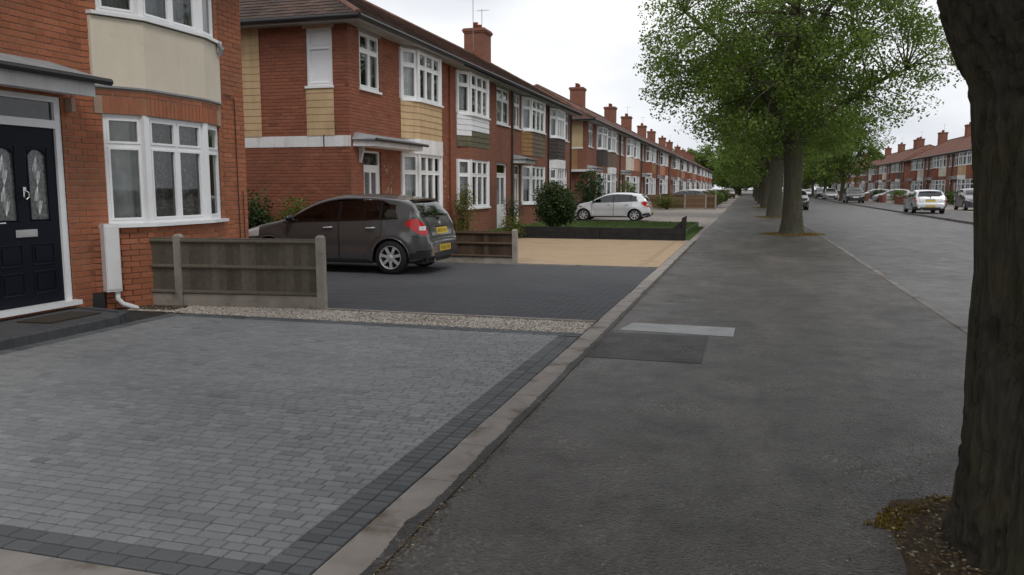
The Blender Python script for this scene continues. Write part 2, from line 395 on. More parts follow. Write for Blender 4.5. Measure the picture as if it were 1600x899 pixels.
# ------------------------------------------------------------------ gravel strip, soil, debris
def stones(name, n, region, size, z, stops, kind='stuff', flat=.55, parent=None, label=None):
    mb = MB()
    for i in range(n):
        x, y = region()
        s = random.uniform(*size); a = random.uniform(0, pi); h = s * random.uniform(flat * .7, flat * 1.2)
        ca, sa = cos(a), sin(a); e = random.uniform(.6, 1)
        q = [(s, 0, 0), (0, s * e, 0), (-s * .9, s * .1, 0), (0, -s * e, .1 * s), (s * .1, 0, h), (0, 0, -h)]
        zz = z + random.uniform(-.2, .6) * s
        vs = [(x + u * ca - v * sa, y + u * sa + v * ca, zz + w_) for u, v, w_ in q]
        mb.add(vs, [(0, 1, 4), (1, 2, 4), (2, 3, 4), (3, 0, 4), (1, 0, 5), (2, 1, 5), (3, 2, 5), (0, 3, 5)], random.random())
    o = mb.build(name, stops, parent, False, True, kind)
    return o
M['gravel'] = tone_mat('pale_gravel', [(0, (.15, .125, .105)), (.2, (.36, .31, .26)), (.6, (.50, .45, .39)), (1, (.64, .60, .54))], .9, .2, 80, .2)
struct(MB().box(-7.9, 8.35, -.3, -1.645, 9.10, -.02), 'gravel_bed', varied('gravel_base', (.16, .13, .105), (.30, .25, .2), 40, 1, .8, 90, .01))
def greg():
    while True:
        x = random.uniform(-7.6, -1.66); y = random.uniform(8.37, 9.07)
        if random.random() < .12 or not (-4.6 < x < -3.2 and 8.55 < y < 9.0 and random.random() < .55):
            return x, y
tag(stones('gravel', 21000, greg, (.007, .016), -.008, 'gravel'), 'pale stone gravel strip between the grey paving and the fence', 'gravel')
# soil bed beside the bay
struct(MB().prism([(-7.62, 8.42), (-7.05, 8.50), (-6.98, 8.72), (-7.12, 8.98), (-7.6, 9.0)], -.1, .004), 'soil_bed', 'soil')
M['litter'] = tone_mat('leaf_litter', [(0, (.05, .035, .02)), (.5, (.11, .075, .036)), (.85, (.17, .125, .06)), (1, (.42, .38, .27))], .95, .2, 80, .1)
def litter(name, n, region, size, label, z=.004):
    mb = MB()
    for i in range(n):
        x, y = region(); s = random.uniform(*size); a = random.uniform(0, 2 * pi); t = random.uniform(-.5, .5) * s
        ca, sa = cos(a), sin(a)
        vs = [(x + ca * s, y + sa * s, z + abs(t)), (x - sa * s * .45, y + ca * s * .45, z + .002), (x - ca * s, y - sa * s, z + abs(t) * .5 + .001), (x + sa * s * .45, y - ca * s * .45, z + .004)]
        mb.add(vs, [(0, 1, 2), (0, 2, 3)], random.random())
    return tag(mb.build(name, 'litter', None, False, True, 'stuff'), label, 'leaf litter')
def lit_kerb():
    y = 2.5 + 22 * random.random() ** 2.2
    return XE - .02 + abs(random.gauss(0, .05)) * (1 + .8 * noise.noise(Vector((0, y * 1.5, 4)))), y
litter('seed_debris', 5200, lit_kerb, (.004, .012), 'small yellow brown seed debris along the pale edging of the pavement')
def lit_pave():
    if random.random() < .35: return random.uniform(-1.3, 2.2), random.uniform(2.4, 13)
    return 1.0 + random.gauss(0, .55), 3.7 + random.gauss(0, .9)
litter('fallen_seeds', 5200, lit_pave, (.003, .009), 'tiny fallen seeds scattered over the dark pavement')
# ================================================================== HOUSES
class Fr:
    """a vertical face: s runs along it, d outward, z up (house coordinates)"""
    def __init__(s, a, b):
        s.a = Vector((a[0], a[1], 0)); v = Vector((b[0] - a[0], b[1] - a[1], 0)); s.L = v.length
        s.u = v.normalized(); s.n = Vector((s.u.y, -s.u.x, 0))
    def p(s, t, d, z): q = s.a + s.u * t + s.n * d; return (q.x, q.y, z)
    def mtx(s, t, d, z):
        q = s.a + s.u * t + s.n * d
        return Matrix(((s.u.x, s.n.x, 0, q.x), (s.u.y, s.n.y, 0, q.y), (0, 0, 1, z), (0, 0, 0, 1)))
def fbox(mb, fr, s0, s1, d0, d1, z0, z1, tone=1.0):
    P = fr.p
    return mb.add([P(s0, d0, z0), P(s1, d0, z0), P(s1, d1, z0), P(s0, d1, z0), P(s0, d0, z1), P(s1, d0, z1), P(s1, d1, z1), P(s0, d1, z1)],
                  [(0, 1, 2, 3), (7, 6, 5, 4), (4, 5, 1, 0), (5, 6, 2, 1), (6, 7, 3, 2), (7, 4, 0, 3)], tone)
def wall_panel(mb, fr, s0, s1, z0, z1, ops=(), d0=-.2, d1=0.0):
    S = sorted({s0, s1, *[min(max(v, s0), s1) for o in ops for v in o[:2]]}); Z = sorted({z0, z1, *[min(max(v, z0), z1) for o in ops for v in o[2:]]})
    for j in range(len(Z) - 1):
        run = None
        for i in range(len(S) - 1):
            cs, cz = (S[i] + S[i + 1]) / 2, (Z[j] + Z[j + 1]) / 2
            hole = any(o[0] < cs < o[1] and o[2] < cz < o[3] for o in ops)
            if not hole: run = S[i] if run is None else run
            if (hole or i == len(S) - 2) and run is not None:
                fbox(mb, fr, run, S[i] if hole else S[i + 1], d0, d1, Z[j], Z[j + 1]); run = None
BL, BH, JT = .215, .065, .010
_brick = {}
def brick_mesh(mat):
    if mat not in _brick:
        b = MB(); x, h, c = BL / 2, BH / 2, .004
        b.add([(-x, -.03, -h), (x, -.03, -h), (x, -.03, h), (-x, -.03, h), (-x, -c, -h), (x, -c, -h), (x, -c, h), (-x, -c, h),
               (-x + c, 0, -h + c), (x - c, 0, -h + c), (x - c, 0, h - c), (-x + c, 0, h - c)],
              [(0, 1, 5, 4), (1, 2, 6, 5), (2, 3, 7, 6), (3, 0, 4, 7), (4, 5, 9, 8), (5, 6, 10, 9), (6, 7, 11, 10), (7, 4, 8, 11), (8, 9, 10, 11)])
        _brick[mat] = b.mesh('brick', mat, tone=True)
    return _brick[mat]
def brick_items(items, fr, s0, s1, z0, z1, ops, origin, tone_fn=None):
    k = 0; z = z0
    while z + BH <= z1 + .02:
        off = (BL + JT) / 2 if k % 2 else 0
        s = s0 - off; zc = z + BH / 2
        while s < s1:
            segs = [(max(s, s0), min(s + BL, s1))]
            for o in ops:
                if o[2] - .01 < zc < o[3] + .01:
                    n = []
                    for a, b in segs:
                        if o[1] <= a or o[0] >= b: n.append((a, b))
                        else:
                            if a < o[0]: n.append((a, o[0]))
                            if b > o[1]: n.append((o[1], b))
                    segs = n
            for a, b in segs:
                if b - a < .025: continue
                c = fr.p((a + b) / 2, 0, zc)
                wc = (c[0] + origin[0], c[1] + origin[1], zc)
                full = abs(b - a - BL) < 1e-4
                dd = random.uniform(-.0025, .0025)
                tn = tone_fn(wc) if tone_fn else min(1, max(0, random.gauss(.52, .115) - (.22 if random.random() < .05 else 0)))
                items.append((wc, fr.mtx((a + b) / 2, dd, zc), 'b' if full else None, tn, (fr, a, b, dd, zc - BH / 2, zc + BH / 2)))
            s += BL + JT
        z += BH + JT; k += 1
def bricks_out(parent, items, mat, limit=300):
    def jf(mb, it):
        fr, a, b, dd, za, zb = it[4]; c = .004; P = fr.p
        mb.add([P(a, -.03, za), P(b, -.03, za), P(b, -.03, zb), P(a, -.03, zb), P(a, dd - c, za), P(b, dd - c, za), P(b, dd - c, zb), P(a, dd - c, zb),
                P(a + c, dd, za + c), P(b - c, dd, za + c), P(b - c, dd, zb - c), P(a + c, dd, zb - c)],
               [(0, 1, 5, 4), (1, 2, 6, 5), (2, 3, 7, 6), (3, 0, 4, 7), (4, 5, 9, 8), (5, 6, 10, 9), (6, 7, 11, 10), (7, 4, 8, 11), (8, 9, 10, 11)], it[3])
    pieces(parent, 'brick', items, mat, {'b': brick_mesh(mat)}, jf, limit)

def window(fr, s0, s1, z0, z1, parent, cols=2, transom=.7, d=-.03, curtain='full', sill=True, near=True, mat='upvc', fw=.055, panemat='glass', open_pane=None, shift=None):
    mb = MB(); dep = .07
    xs = [s0 + (s1 - s0) * i / cols for i in range(cols + 1)] if not isinstance(cols, (list, tuple)) else [s0 + (s1 - s0) * c for c in cols]
    n = len(xs) - 1
    zt = z0 + (z1 - z0) * transom if transom else None
    fbox(mb, fr, s0, s1, d - dep, d, z0, z0 + fw); fbox(mb, fr, s0, s1, d - dep, d, z1 - fw, z1)
    fbox(mb, fr, s0, s0 + fw, d - dep, d, z0 + fw, z1 - fw); fbox(mb, fr, s1 - fw, s1, d - dep, d, z0 + fw, z1 - fw)
    for x in xs[1:-1]: fbox(mb, fr, x - fw / 2, x + fw / 2, d - dep, d - .002, z0 + fw, z1 - fw)
    if zt: 
        for i in range(n):
            a = xs[i] + (fw if i == 0 else fw / 2); b = xs[i + 1] - (fw if i == n - 1 else fw / 2)
            fbox(mb, fr, a, b, d - dep, d - .003, zt - fw / 2, zt + fw / 2)
    rects = []
    for i in range(n):
        a = xs[i] + (fw if i == 0 else fw / 2); b = xs[i + 1] - (fw if i == n - 1 else fw / 2)
        if zt: rects += [(a, b, z0 + fw, zt - fw / 2), (a, b, zt + fw / 2, z1 - fw)]
        else: rects.append((a, b, z0 + fw, z1 - fw))
    e = .028 if near else .02
    cm = MB()
    for a, b, c, f in rects:      # casement rims stand slightly proud
        for q in ((a, b, c, c + e), (a, b, f - e, f), (a, a + e, c + e, f - e), (b - e, b, c + e, f - e)):
            fbox(cm, fr, q[0], q[1], d - dep + .01, d + .008, q[2], q[3])
    win = mb.build('window', mat, parent)
    cm.build('casement', mat, win)
    if near:
        for a, b, c, f in rects:
            p = MB(); P = fr.p; dd = d - .025
            p.quad(P(a, dd, c), P(b, dd, c), P(b, dd, f), P(a, dd, f)); p.build('pane', panemat, win)
    else:
        p = MB(); P = fr.p; dd = d - .025
        for a, b, c, f in rects: p.quad(P(a, dd, c), P(b, dd, c), P(b, dd, f), P(a, dd, f))
        p.build('pane', panemat, win)
    if sill:
        s = MB(); fbox(s, fr, s0 - .03, s1 + .03, d - .08, d + .075, z0 - .05, z0); s.build('sill', mat, win)
    if curtain and curtain != 'none':
        c = MB(); P = fr.p; cd_ = d - .16
        rng = {'full': [(s0, s1)], 'blind': [(s0, s1)], 'sides': [(s0, s0 + (s1 - s0) * .3), (s1 - (s1 - s0) * .3, s1)], 'left': [(s0, s0 + (s1 - s0) * .45)], 'right': [(s1 - (s1 - s0) * .45, s1)]}[curtain]
        for a, b in rng:
            st = max(2, int((b - a) / (.018 if near else .05))); ph = random.uniform(0, 6); fq = random.uniform(40, 62)
            for i in range(st):
                t0 = a + (b - a) * i / st; t1 = a + (b - a) * (i + 1) / st
                am = 0 if curtain == 'blind' else .016
                w0 = cd_ + am * sin(fq * t0 + ph) + am * .5 * sin(fq * .37 * t0); w1 = cd_ + am * sin(fq * t1 + ph) + am * .5 * sin(fq * .37 * t1)
                c.quad(P(t0, w0, z0), P(t1, w1, z0), P(t1, w1, z1), P(t0, w0, z1))
        c.build('curtain', 'blind' if curtain == 'blind' else random.choice(['curtain', 'curtain', 'curtain2']), win, smooth=curtain != 'blind')
    return win

# ------------------------------------------------------------------ roofs
ROOF = [(0, (.050, .036, .030)), (.35, (.085, .055, .044)), (.65, (.125, .072, .055)), (1, (.19, .095, .066))]
M['tile'] = tone_mat('concrete_roof_tile', ROOF, .92, .28, 30, .4, .006, .2, dirt=((.06, .058, .05), 1.1, .52, .7))
def roof_far(name, c1, c2, dirt):
    t = NT(name); o = t.n('ShaderNodeTexCoord').outputs['Object']
    s = t.n('ShaderNodeSeparateXYZ', {'Vector': o})
    v = t.n('ShaderNodeCombineXYZ', {'X': t.math('ADD', s.outputs[1], t.math('MULTIPLY', s.outputs[0], .01)), 'Y': t.math('MULTIPLY', s.outputs[2], 2.1)}).outputs[0]
    b = t.n('ShaderNodeTexBrick', {'Vector': v, 'Color1': c1, 'Color2': c2, 'Mortar': (.02, .015, .013), 'Scale': 1.0, 'Mortar Size': .012, 'Mortar Smooth': .1, 'Brick Width': .25, 'Row Height': .2})
    f = t.noise(.7, 5, .65, o)
    c = t.mix(t.ramp(f, [(.42, (0, 0, 0)), (.66, (.8, .8, .8))]), b.outputs[0], dirt)
    t.bump(t.math('SUBTRACT', 1.0, b.outputs[1]), .6, .02)
    return t.out(c, .92, 0, .2)
M['roof_far'] = roof_far('terrace_roof_tile', (.115, .058, .044), (.15, .075, .054), (.07, .045, .036))
M['roof_far2'] = roof_far('terrace_roof_tile_red', (.17, .075, .052), (.21, .092, .062), (.10, .055, .042))
def slope_tiles(items, A, B, C, D, tw, gauge, tone_c, origin):
    """tiles on the roof plane eave A-B, ridge C(above A)-D(above B)"""
    A, B, C, D = map(Vector, (A, B, C, D)); u = (B - A).normalized(); 
    nrm = u.cross((C if (C - A).length > .1 else D) - A).normalized()
    if nrm.z < 0: nrm = -nrm
    v = nrm.cross(u).normalized()
    if v.z < 0: v = -v
    hA = (C - A).dot(v); LA = (C - A).dot(u); LB = (D - A).dot(u); L = (B - A).length
    rows = int(hA / gauge)
    for j in range(rows):
        t0 = j * gauge; f = (t0 + gauge * .5) / hA
        sa = LA * f; sb = L + (LB - L) * f
        s = sa - (tw / 2 if j % 2 else 0)
        while s < sb:
            a, b = max(s, sa), min(s + tw - .006, sb)
            if b - a > .04:
                p = A + u * ((a + b) / 2) + v * t0
                full = abs(b - a - tw + .006) < 1e-4
                pn = min(1, max(0, tone_c + random.gauss(0, .12) + .25 * noise.noise(Vector((p.x * .6, p.y * .6, p.z)))))
                m = Matrix(((u.x, v.x, nrm.x, p.x), (u.y, v.y, nrm.y, p.y), (u.z, v.z, nrm.z, p.z), (0, 0, 0, 1))) @ Matrix.Rotation(random.uniform(-.012, .012), 4, 'Z') @ Matrix.Translation((0, 0, random.uniform(0, .006)))
                items.append(((p.x + origin[0], p.y + origin[1], p.z), m, 't' if full else None, pn, b - a))
            s += tw
_tile = {}
def tile_geo(mb, w_, g, tone=1.0):
    x = w_ / 2; t = .022; l = g + .05
    mb.add([(-x, -.01, .012), (x, -.01, .012), (x, -.01, .012 + t), (-x, -.01, .012 + t), (-x, l, -.006), (x, l, -.006), (x, l, -.006 + t), (-x, l, -.006 + t)],
           [(0, 1, 2, 3), (3, 2, 6, 7), (0, 3, 7, 4), (1, 5, 6, 2), (4, 7, 6, 5), (0, 4, 5, 1)], tone)
def tiles_out(parent, items, tw, g, limit):
    k = (tw, g)
    if k not in _tile:
        mb = MB(); tile_geo(mb, tw - .006, g); _tile[k] = mb.mesh('roof_tile', 'tile', tone=True)
    def jf(mb, it):
        q = MB(); tile_geo(q, it[4], g, it[3]); q.xf(lambda v: (it[1] @ Vector(v))); mb.add(q.v, q.f, it[3])
    pieces(parent, 'roof_tile', items, 'tile', {'t': _tile[k]}, jf, limit)
EZ, RZ, OV, DEP = 5.18, 7.45, .46, 7.2
def make_roof(parent, W, origin, left=False, right=False, real=0, mat='roof_far', tone=.4, oh=.4, hipd=3.3):
    rx = -DEP / 2; fe, be = OV, -DEP - OV; y0, y1 = (-oh if left else 0), (W + oh if right else W)
    ra, rb = (hipd if left else 0), (W - hipd if right else W)
    if left and right and rb < ra: ra = rb = W / 2
    e = EZ; mb = MB(); tk = .05
    F = [(fe, y0, e), (fe, y1, e), (rx, rb, RZ), (rx, ra, RZ)]; B = [(be, y1, e), (be, y0, e), (rx, ra, RZ), (rx, rb, RZ)]
    mb.quad(*F); mb.quad(*B)
    if left: mb.add([(be, y0, e), (fe, y0, e), (rx, ra, RZ)], [(0, 1, 2)])
    if right: mb.add([(fe, y1, e), (be, y1, e), (rx, rb, RZ)], [(0, 1, 2)])
    roof = mb.build('roof', mat, parent)
    if real:
        it = []
        slope_tiles(it, F[0], F[1], F[3], F[2], .26, .2, tone, origin)
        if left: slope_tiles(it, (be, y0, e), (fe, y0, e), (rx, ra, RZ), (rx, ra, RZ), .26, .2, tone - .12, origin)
        tiles_out(roof, it, .26, .2, real)
    # ridge and hip caps
    rm = MB(); step = .33; 
    lines = [((rx, ra, RZ), (rx, rb, RZ))]
    if left: lines += [((fe, y0, e), (rx, ra, RZ)), ((be, y0, e), (rx, ra, RZ))]
    if right: lines += [((fe, y1, e), (rx, rb, RZ)), ((be, y1, e), (rx, rb, RZ))]
    for a, b in lines:
        a, b = Vector(a), Vector(b); n = max(1, int((b - a).length / step))
        for i in range(n):
            p, q = a.lerp(b, i / n), a.lerp(b, (i + .97) / n)
            rm.tube([p + Vector((0, 0, .0)), q + Vector((0, 0, .012))], [.085, .078], 7, tone=random.uniform(.4, 1))
    rm.build('ridge_tiles', 'tile', roof, tone=True, kind='stuff')
    # soffit, fascia, gutter round the eave
    fm = MB(); fm.box(-.3, y0 + .03, e - .10, fe - .04, y1 - .03 if right else y1, e - .075); 
    if left: fm.box(be + .05, y0 + .03, e - .10, -.31, .25, e - .076)
    fm.build('soffit', 'soffit', roof)
    gm = MB(); gz = e - .045
    def half(path):
        for a, b in zip(path[:-1], path[1:]): gm.tube([a, b], .055, 8)
    half([(fe + .04, y0 - (.04 if left else 0), gz), (fe + .04, y1 + (.04 if right else 0), gz)])
    if left: half([(be, y0 - .04, gz), (fe + .04, y0 - .04, gz)])
    if right: half([(fe + .04, y1 + .04, gz), (be, y1 + .04, gz)])
    gm.build('gutter', 'black', roof)
    fa = MB(); fa.box(fe - .035, y0 + .02, e - .13, fe - .012, y1 - (.02 if right else 0), e - .005)
    if left: fa.box(be, y0 + .012, e - .13, fe - .04, y0 + .035, e - .005)
    fa.build('fascia', 'soffit' if left else 'black', roof)
    return roof
def make_chimney(roof, y, x=-DEP / 2, w_=.92, l_=1.1, h=1.12, brick='brick_far', pots=2, aerial=0):
    mb = MB(); z0 = RZ - .55; z1 = RZ + h - .12
    mb.box(x - w_ / 2, y - l_ / 2, z0, x + w_ / 2, y + l_ / 2, z1)
    for i, (o, a, b) in enumerate(((.04, 0, .07), (.075, .07, .14), (.04, .14, .20))):
        mb.box(x - w_ / 2 - o, y - l_ / 2 - o, z1 + a, x + w_ / 2 + o, y + l_ / 2 + o, z1 + b)
    ch = mb.build('chimney', brick, roof)
    for k in range(pots):
        yy = y + (k - (pots - 1) / 2) * l_ / pots; p = MB()
        p.lathe([(.001, z1 + .19), (.12, z1 + .19), (.10, z1 + .42), (.12, z1 + .44), (.12, z1 + .48), (.085, z1 + .48), (.08, z1 + .3), (.001, z1 + .3)], 10)
        p.xf(lambda v: (v[0] + x, v[1] + yy, v[2])); p.build('chimney_pot', 'tilehang', ch, smooth=True)
    for k in range(aerial):
        a = MB(); yy = y + (-.62 if k else .62); zt = z1 + (1.5 if k else 1.25)
        a.tube([(x, yy, z1 - .8), (x, yy, zt)], .014, 6); a.tube([(x - .25, yy, zt - .06), (x + .35, yy, zt - .06)], .008, 5)
        for q in range(5): a.tube([(x - .2 + q * .12, yy - .14, zt - .06), (x - .2 + q * .12, yy + .14, zt - .06)], .005, 4)
        a.build('aerial', 'lead', roof)
    return ch
def bay_frames(a0, a1, a2, a3, d):
    return Fr((0, a0), (d, a1)), Fr((d, a1), (d, a2)), Fr((d, a2), (0, a3))
def bay_poly(a0, a1, a2, a3, d, off=0.0):
    return [(-.05, a0 - off), (d + off, a1 - off * .5), (d + off, a2 + off * .5), (-.05, a3 + off)]
def boards(parent, fr, z0, z1, bh, mat, name='board', t=.018, single=True, mats=None):
    z = z0; me = MB(); k = 0
    while z < z1 - .02:
        zt = min(z + bh, z1); P = fr.p
        b = MB(); b.add([P(0, .0, z), P(fr.L, .0, z), P(fr.L, t, z), P(0, t, z), P(0, .0, zt), P(fr.L, .0, zt), P(fr.L, .004, zt - .003), P(0, .004, zt - .003)],
                        [(0, 1, 2, 3), (7, 6, 5, 4), (4, 5, 1, 0), (5, 6, 2, 1), (6, 7, 3, 2), (7, 4, 0, 3)])
        m = mats(k) if mats else mat
        if single: b.build(name, m, parent)
        else: me.add(b.v, b.f)
        z += bh; k += 1
    if me.v: me.build('panel', mat, parent)

def front_door(fr, s0, s1, z0, z1, parent, style='white', near=True):
    """door set: frame, transom light, leaf with glazing"""
    f = MB(); d = -.06; w_ = .06; zt = z1 - .34
    for q in ((s0, s0 + w_, z0, z1), (s1 - w_, s1, z0, z1), (s0 + w_, s1 - w_, z1 - w_, z1), (s0 + w_, s1 - w_, zt - .05, zt)): fbox(f, fr, q[0], q[1], d - .07, d, q[2], q[3])
    fbox(f, fr, s0 - .02, s1 + .02, d - .07, d + .09, z0 - .05, z0)
    dr = f.build('door', 'upvc', parent)
    P = fr.p; p = MB(); p.quad(P(s0 + w_, d - .03, zt), P(s1 - w_, d - .03, zt), P(s1 - w_, d - .03, z1 - w_), P(s0 + w_, d - .03, z1 - w_)); p.build('pane', 'glass', dr)
    lf = MB(); a, b = s0 + w_, s1 - w_; mid = (a + b) / 2
    ops = [(a + .10, mid - .04, z0 + .85, zt - .17), (mid + .04, b - .10, z0 + .85, zt - .17)]
    wall_panel(lf, fr, a, b, z0, zt - .05, ops, d - .055, d - .012)
    lf.build('leaf', {'white': 'upvc', 'dark': 'darkboard', 'red': 'tilehang'}[style], dr)
    for o in ops:
        g = MB(); g.quad(P(o[0], d - .035, o[2]), P(o[1], d - .035, o[2]), P(o[1], d - .035, o[3]), P(o[0], d - .035, o[3])); g.build('door_light', 'etched', dr)
    h = MB(); fbox(h, fr, a + .04, a + .07, d - .012, d + .03, z0 + .95, z0 + 1.10); h.build('handle', 'lead', dr)
    return dr
def canopy(fr, s0, s1, z, proj, parent, near=True):
    m = MB(); P = fr.p
    m.add([P(s0, 0, z + .02), P(s1, 0, z + .02), P(s1 - .04, proj, z + .02), P(s0 + .04, proj, z + .02), P(s0, 0, z + .16), P(s1, 0, z + .16), P(s1 - .04, proj, z + .14), P(s0 + .04, proj, z + .14)],
          [(0, 1, 2, 3), (7, 6, 5, 4), (4, 5, 1, 0), (5, 6, 2, 1), (6, 7, 3, 2), (7, 4, 0, 3)])
    c = m.build('canopy', 'white_paint', parent)
    r = MB()
    r.add([P(s0 - .05, 0, z + .165), P(s1 + .05, 0, z + .165), P(s1 + .03, proj + .07, z + .15), P(s0 - .03, proj + .07, z + .15), P(s0 + .1, 0, z + .33), P(s1 - .1, 0, z + .33), P(s1 + .03, proj + .07, z + .19), P(s0 - .03, proj + .07, z + .19)],
          [(0, 1, 2, 3), (7, 6, 5, 4), (4, 5, 1, 0), (5, 6, 2, 1), (6, 7, 3, 2), (7, 4, 0, 3)])
    r.build('canopy_roof', 'lead', c)
    g = MB(); g.tube([P(s0 - .06, proj + .1, z + .155), P(s1 + .06, proj + .1, z + .155)], .035, 8); g.build('gutter', 'black', c)
    return c

def terrace_house(label, X0, Y0, W, bay, door, upwin, panel, low_band='brick', left=False, right=False, rz=0, real=False, near=True, wallmat='brick_far', roofmat='roof_far', rtone=.4, real_roof=0, chim=None, canopy_rng=None, group='terraced houses', hip_over=.4, chim_aerial=0, doorstyle='white', fcols=3, pots=2, name='terraced_house', sidewin=False, bevel_curt='full'):
    h = thing(name, label, 'house', (X0, Y0, 0), rz, group)
    org = (X0, Y0)
    SL, HL, BT, SU, HU = .95, 2.42, 2.80, 3.78, 5.02
    fr = Fr((0, 0), (0, W)); a0, a1, a2, a3, d = bay
    ops = [(a0 + .02, a3 - .02, SL - .3, EZ - .1), (door[0], door[1], .12, HL), (upwin[0], upwin[1], SU, HU)]
    wd = -.009 if real else 0
    wall = MB()
    wall_panel(wall, fr, .009 if (left and real) else 0, W, 0, EZ - .02, ops, -.24, wd)
    MB().box(-DEP, 0.0, 0, -DEP + .2, W, EZ - .02).build('rear_wall', wallmat, h)
    side = Fr((-DEP, 0), (0, 0)); sops = []
    if sidewin: sops = [(DEP - 1.03, DEP - .39, SU, HU)]
    if left:
        wall_panel(wall, side, .2, DEP - .24, 0, EZ - .02, sops, -.22, wd)
    if right: wall_panel(wall, Fr((0, W), (-DEP, W)), .24, DEP - .2, 0, EZ - .02, [], -.22, 0)
    # bay apron under the lower window and its pillars
    L, F, R = bay_frames(*bay)
    pol = bay_poly(*bay); 
    ap = MB()
    if real: ap.prism([(-.05, a0 + .008), (d - .008, a1 + .004), (d - .008, a2 - .004), (-.05, a3 - .008)], 0, SL - .05)
    else: ap.prism(pol, 0, SL - .05)
    wall.add(ap.v, ap.f)
    wo = wall.build('wall', 'mortar_r' if real else wallmat, h)
    if real:
        it = []
        brick_items(it, fr, 0, W, 0, EZ - .02, ops, org)
        if left: brick_items(it, side, DEP - 4.6, DEP, 0, EZ - .02, sops, org)
        for q in (L, F, R): brick_items(it, q, 0, q.L, 0, SL - .05, [], org)
        bricks_out(wo, it, 'brick_r', 300)
    # head band above lower bay window
    if low_band == 'brick': bm_ = wallmat
    else: bm_ = low_band
    mb = MB(); mb.prism(bay_poly(*bay, off=.03 if low_band != 'brick' else .004), HL, BT); mb.build('bay_head', bm_, h)
    # panel between the storeys: boards on each bay face
    core = MB(); core.prism(bay_poly(*bay, off=-.01), BT, SU - .05); core.build('bay_core', panel if isinstance(panel, str) else panel[0], h)
    for q in (L, F, R):
        if isinstance(panel, tuple): boards(h, q, BT, SU - .05, .163, None, mats=lambda k, q=q: panel[1](k, q is F), single=near)
        else: boards(h, q, BT, SU - .05, .163, panel, single=near)
    # bay windows
    for z0, z1, tr in ((SL, HL, .68), (SU, HU, .68)):
        cu = 'full'
        window(L, .05, L.L - .05, z0, z1, h, 1, tr, curtain=cu, near=near, sill=False)
        window(F, .05, F.L - .05, z0, z1, h, fcols, tr, curtain=random.choice(['full', 'full', 'full', 'sides']), near=near, sill=False)
        window(R, .05, R.L - .05, z0, z1, h, 1, tr, curtain=cu, near=near, sill=False)
        for x, y in ((d - .02, a1), (d - .02, a2)): MB().prism([(x - .09, y - .055), (x + .018, y - .055), (x + .018, y + .055), (x - .09, y + .055)], z0, z1).build('bay_post', 'upvc', h)
        for y in (a0, a3): MB().prism([(-.05, y - .05), (.05, y - .05), (.05, y + .05), (-.05, y + .05)], z0, z1).build('bay_post', 'upvc', h)
        sm = MB(); sm.prism(bay_poly(*bay, off=.06), z0 - .05, z0 - .002); sm.build('sill', 'upvc', h)
    tp = MB(); tp.prism(bay_poly(*bay, off=.02), HU, EZ - .105); tp.build('bay_top', 'soffit', h)
    # door and window above it
    front_door(fr, door[0] + .001, door[1] - .001, .12, HL, h, doorstyle, near)
    window(fr, upwin[0] + .001, upwin[1] - .001, SU, HU, h, 2, .68, curtain=random.choice(['full', 'sides']), near=near)
    lt = MB(); fbox(lt, fr, upwin[0] - .08, upwin[1] + .08, -.1, .006, HU, HU + .05); lt.build('lintel', 'soffit', h)
    if canopy_rng: canopy(fr, canopy_rng[0], canopy_rng[1], 2.45, .5, h, near)
    dp = MB(); dp.tube([(.06, W - .10, EZ - .15), (.06, W - .10, .05)], .035, 8); dp.build('downpipe', 'tilehang' if real else 'black', h)
    roof = make_roof(h, W, org, left, right, real_roof, roofmat, rtone, hip_over)
    if chim is not None: make_chimney(roof, chim, brick='brick_far', aerial=chim_aerial, pots=pots)
    # entrance step
    st = MB(); fbox(st, fr, door[0] - .15, door[1] + .15, -.02, .55, -.02, .07); st.build('step', 'concrete', h)
    return h, fr, side, wo

# ------------------------------------------------------------------ first terrace
XT = -8.4
h2, fr2, side2, wo2 = terrace_house('red brick end house with ochre panel under its bay behind the grey car', XT, 16.1, 6.2, (2.70, 3.27, 4.82, 5.38, .27), (.62, 1.55), (.52, 1.55), 'ochre', 'white_paint', left=True,
    real=True, real_roof=300, rtone=.27, canopy_rng=(.12, 2.95), sidewin=True, group='terraced houses on the left side')
# side wall dressings of that house
sb = MB(); fbox(sb, side2, DEP - 4.6, DEP + .004, -.02, .012, 2.46, 2.70); sb.build('wall_band', 'white_paint', h2)
for a, b, z0, z1 in ((DEP - 1.05, DEP - .37, 2.70, 3.73), (DEP - 3.3, DEP - 2.2, 2.70, EZ - .1), (DEP - 1.10, DEP - .33, 5.02, EZ - .1)):
    q = Fr(side2.p(a, .010, 0)[:2], side2.p(b, .010, 0)[:2])
    if z0 > 4: 
        mm = MB(); fbox(mm, q, 0, q.L, -.03, .004, z0, z1); mm.build('lintel', 'ochre', h2)
    else: boards(h2, q, z0, z1, .155, 'ochre', t=.012)
window(side2, DEP - 1.029, DEP - .391, 3.78, 5.02, h2, 1, .68, curtain='blind', near=True, panemat='blind')
qd = MB(); qd.tube([side2.p(DEP - .62, .05, 2.72), side2.p(DEP - .62, .05, 2.44)], .012, 6); qd.build('cable', 'black', h2)
for s in (.42,):
    br = MB(); br.add([(0, s - .03, 2.12), (.04, s - .03, 2.12), (.12, s - .03, 2.42), (.12, s - .03, 2.47), (0, s - .03, 2.47), (0, s + .03, 2.12), (.04, s + .03, 2.12), (.12, s + .03, 2.42), (.12, s + .03, 2.47), (0, s + .03, 2.47)],
        [(0, 1, 2, 3, 4), (9, 8, 7, 6, 5), (1, 6, 7, 2), (2, 7, 8, 3), (0, 5, 6, 1)]); br.build('canopy_bracket', 'white_paint', h2)
fl = MB()
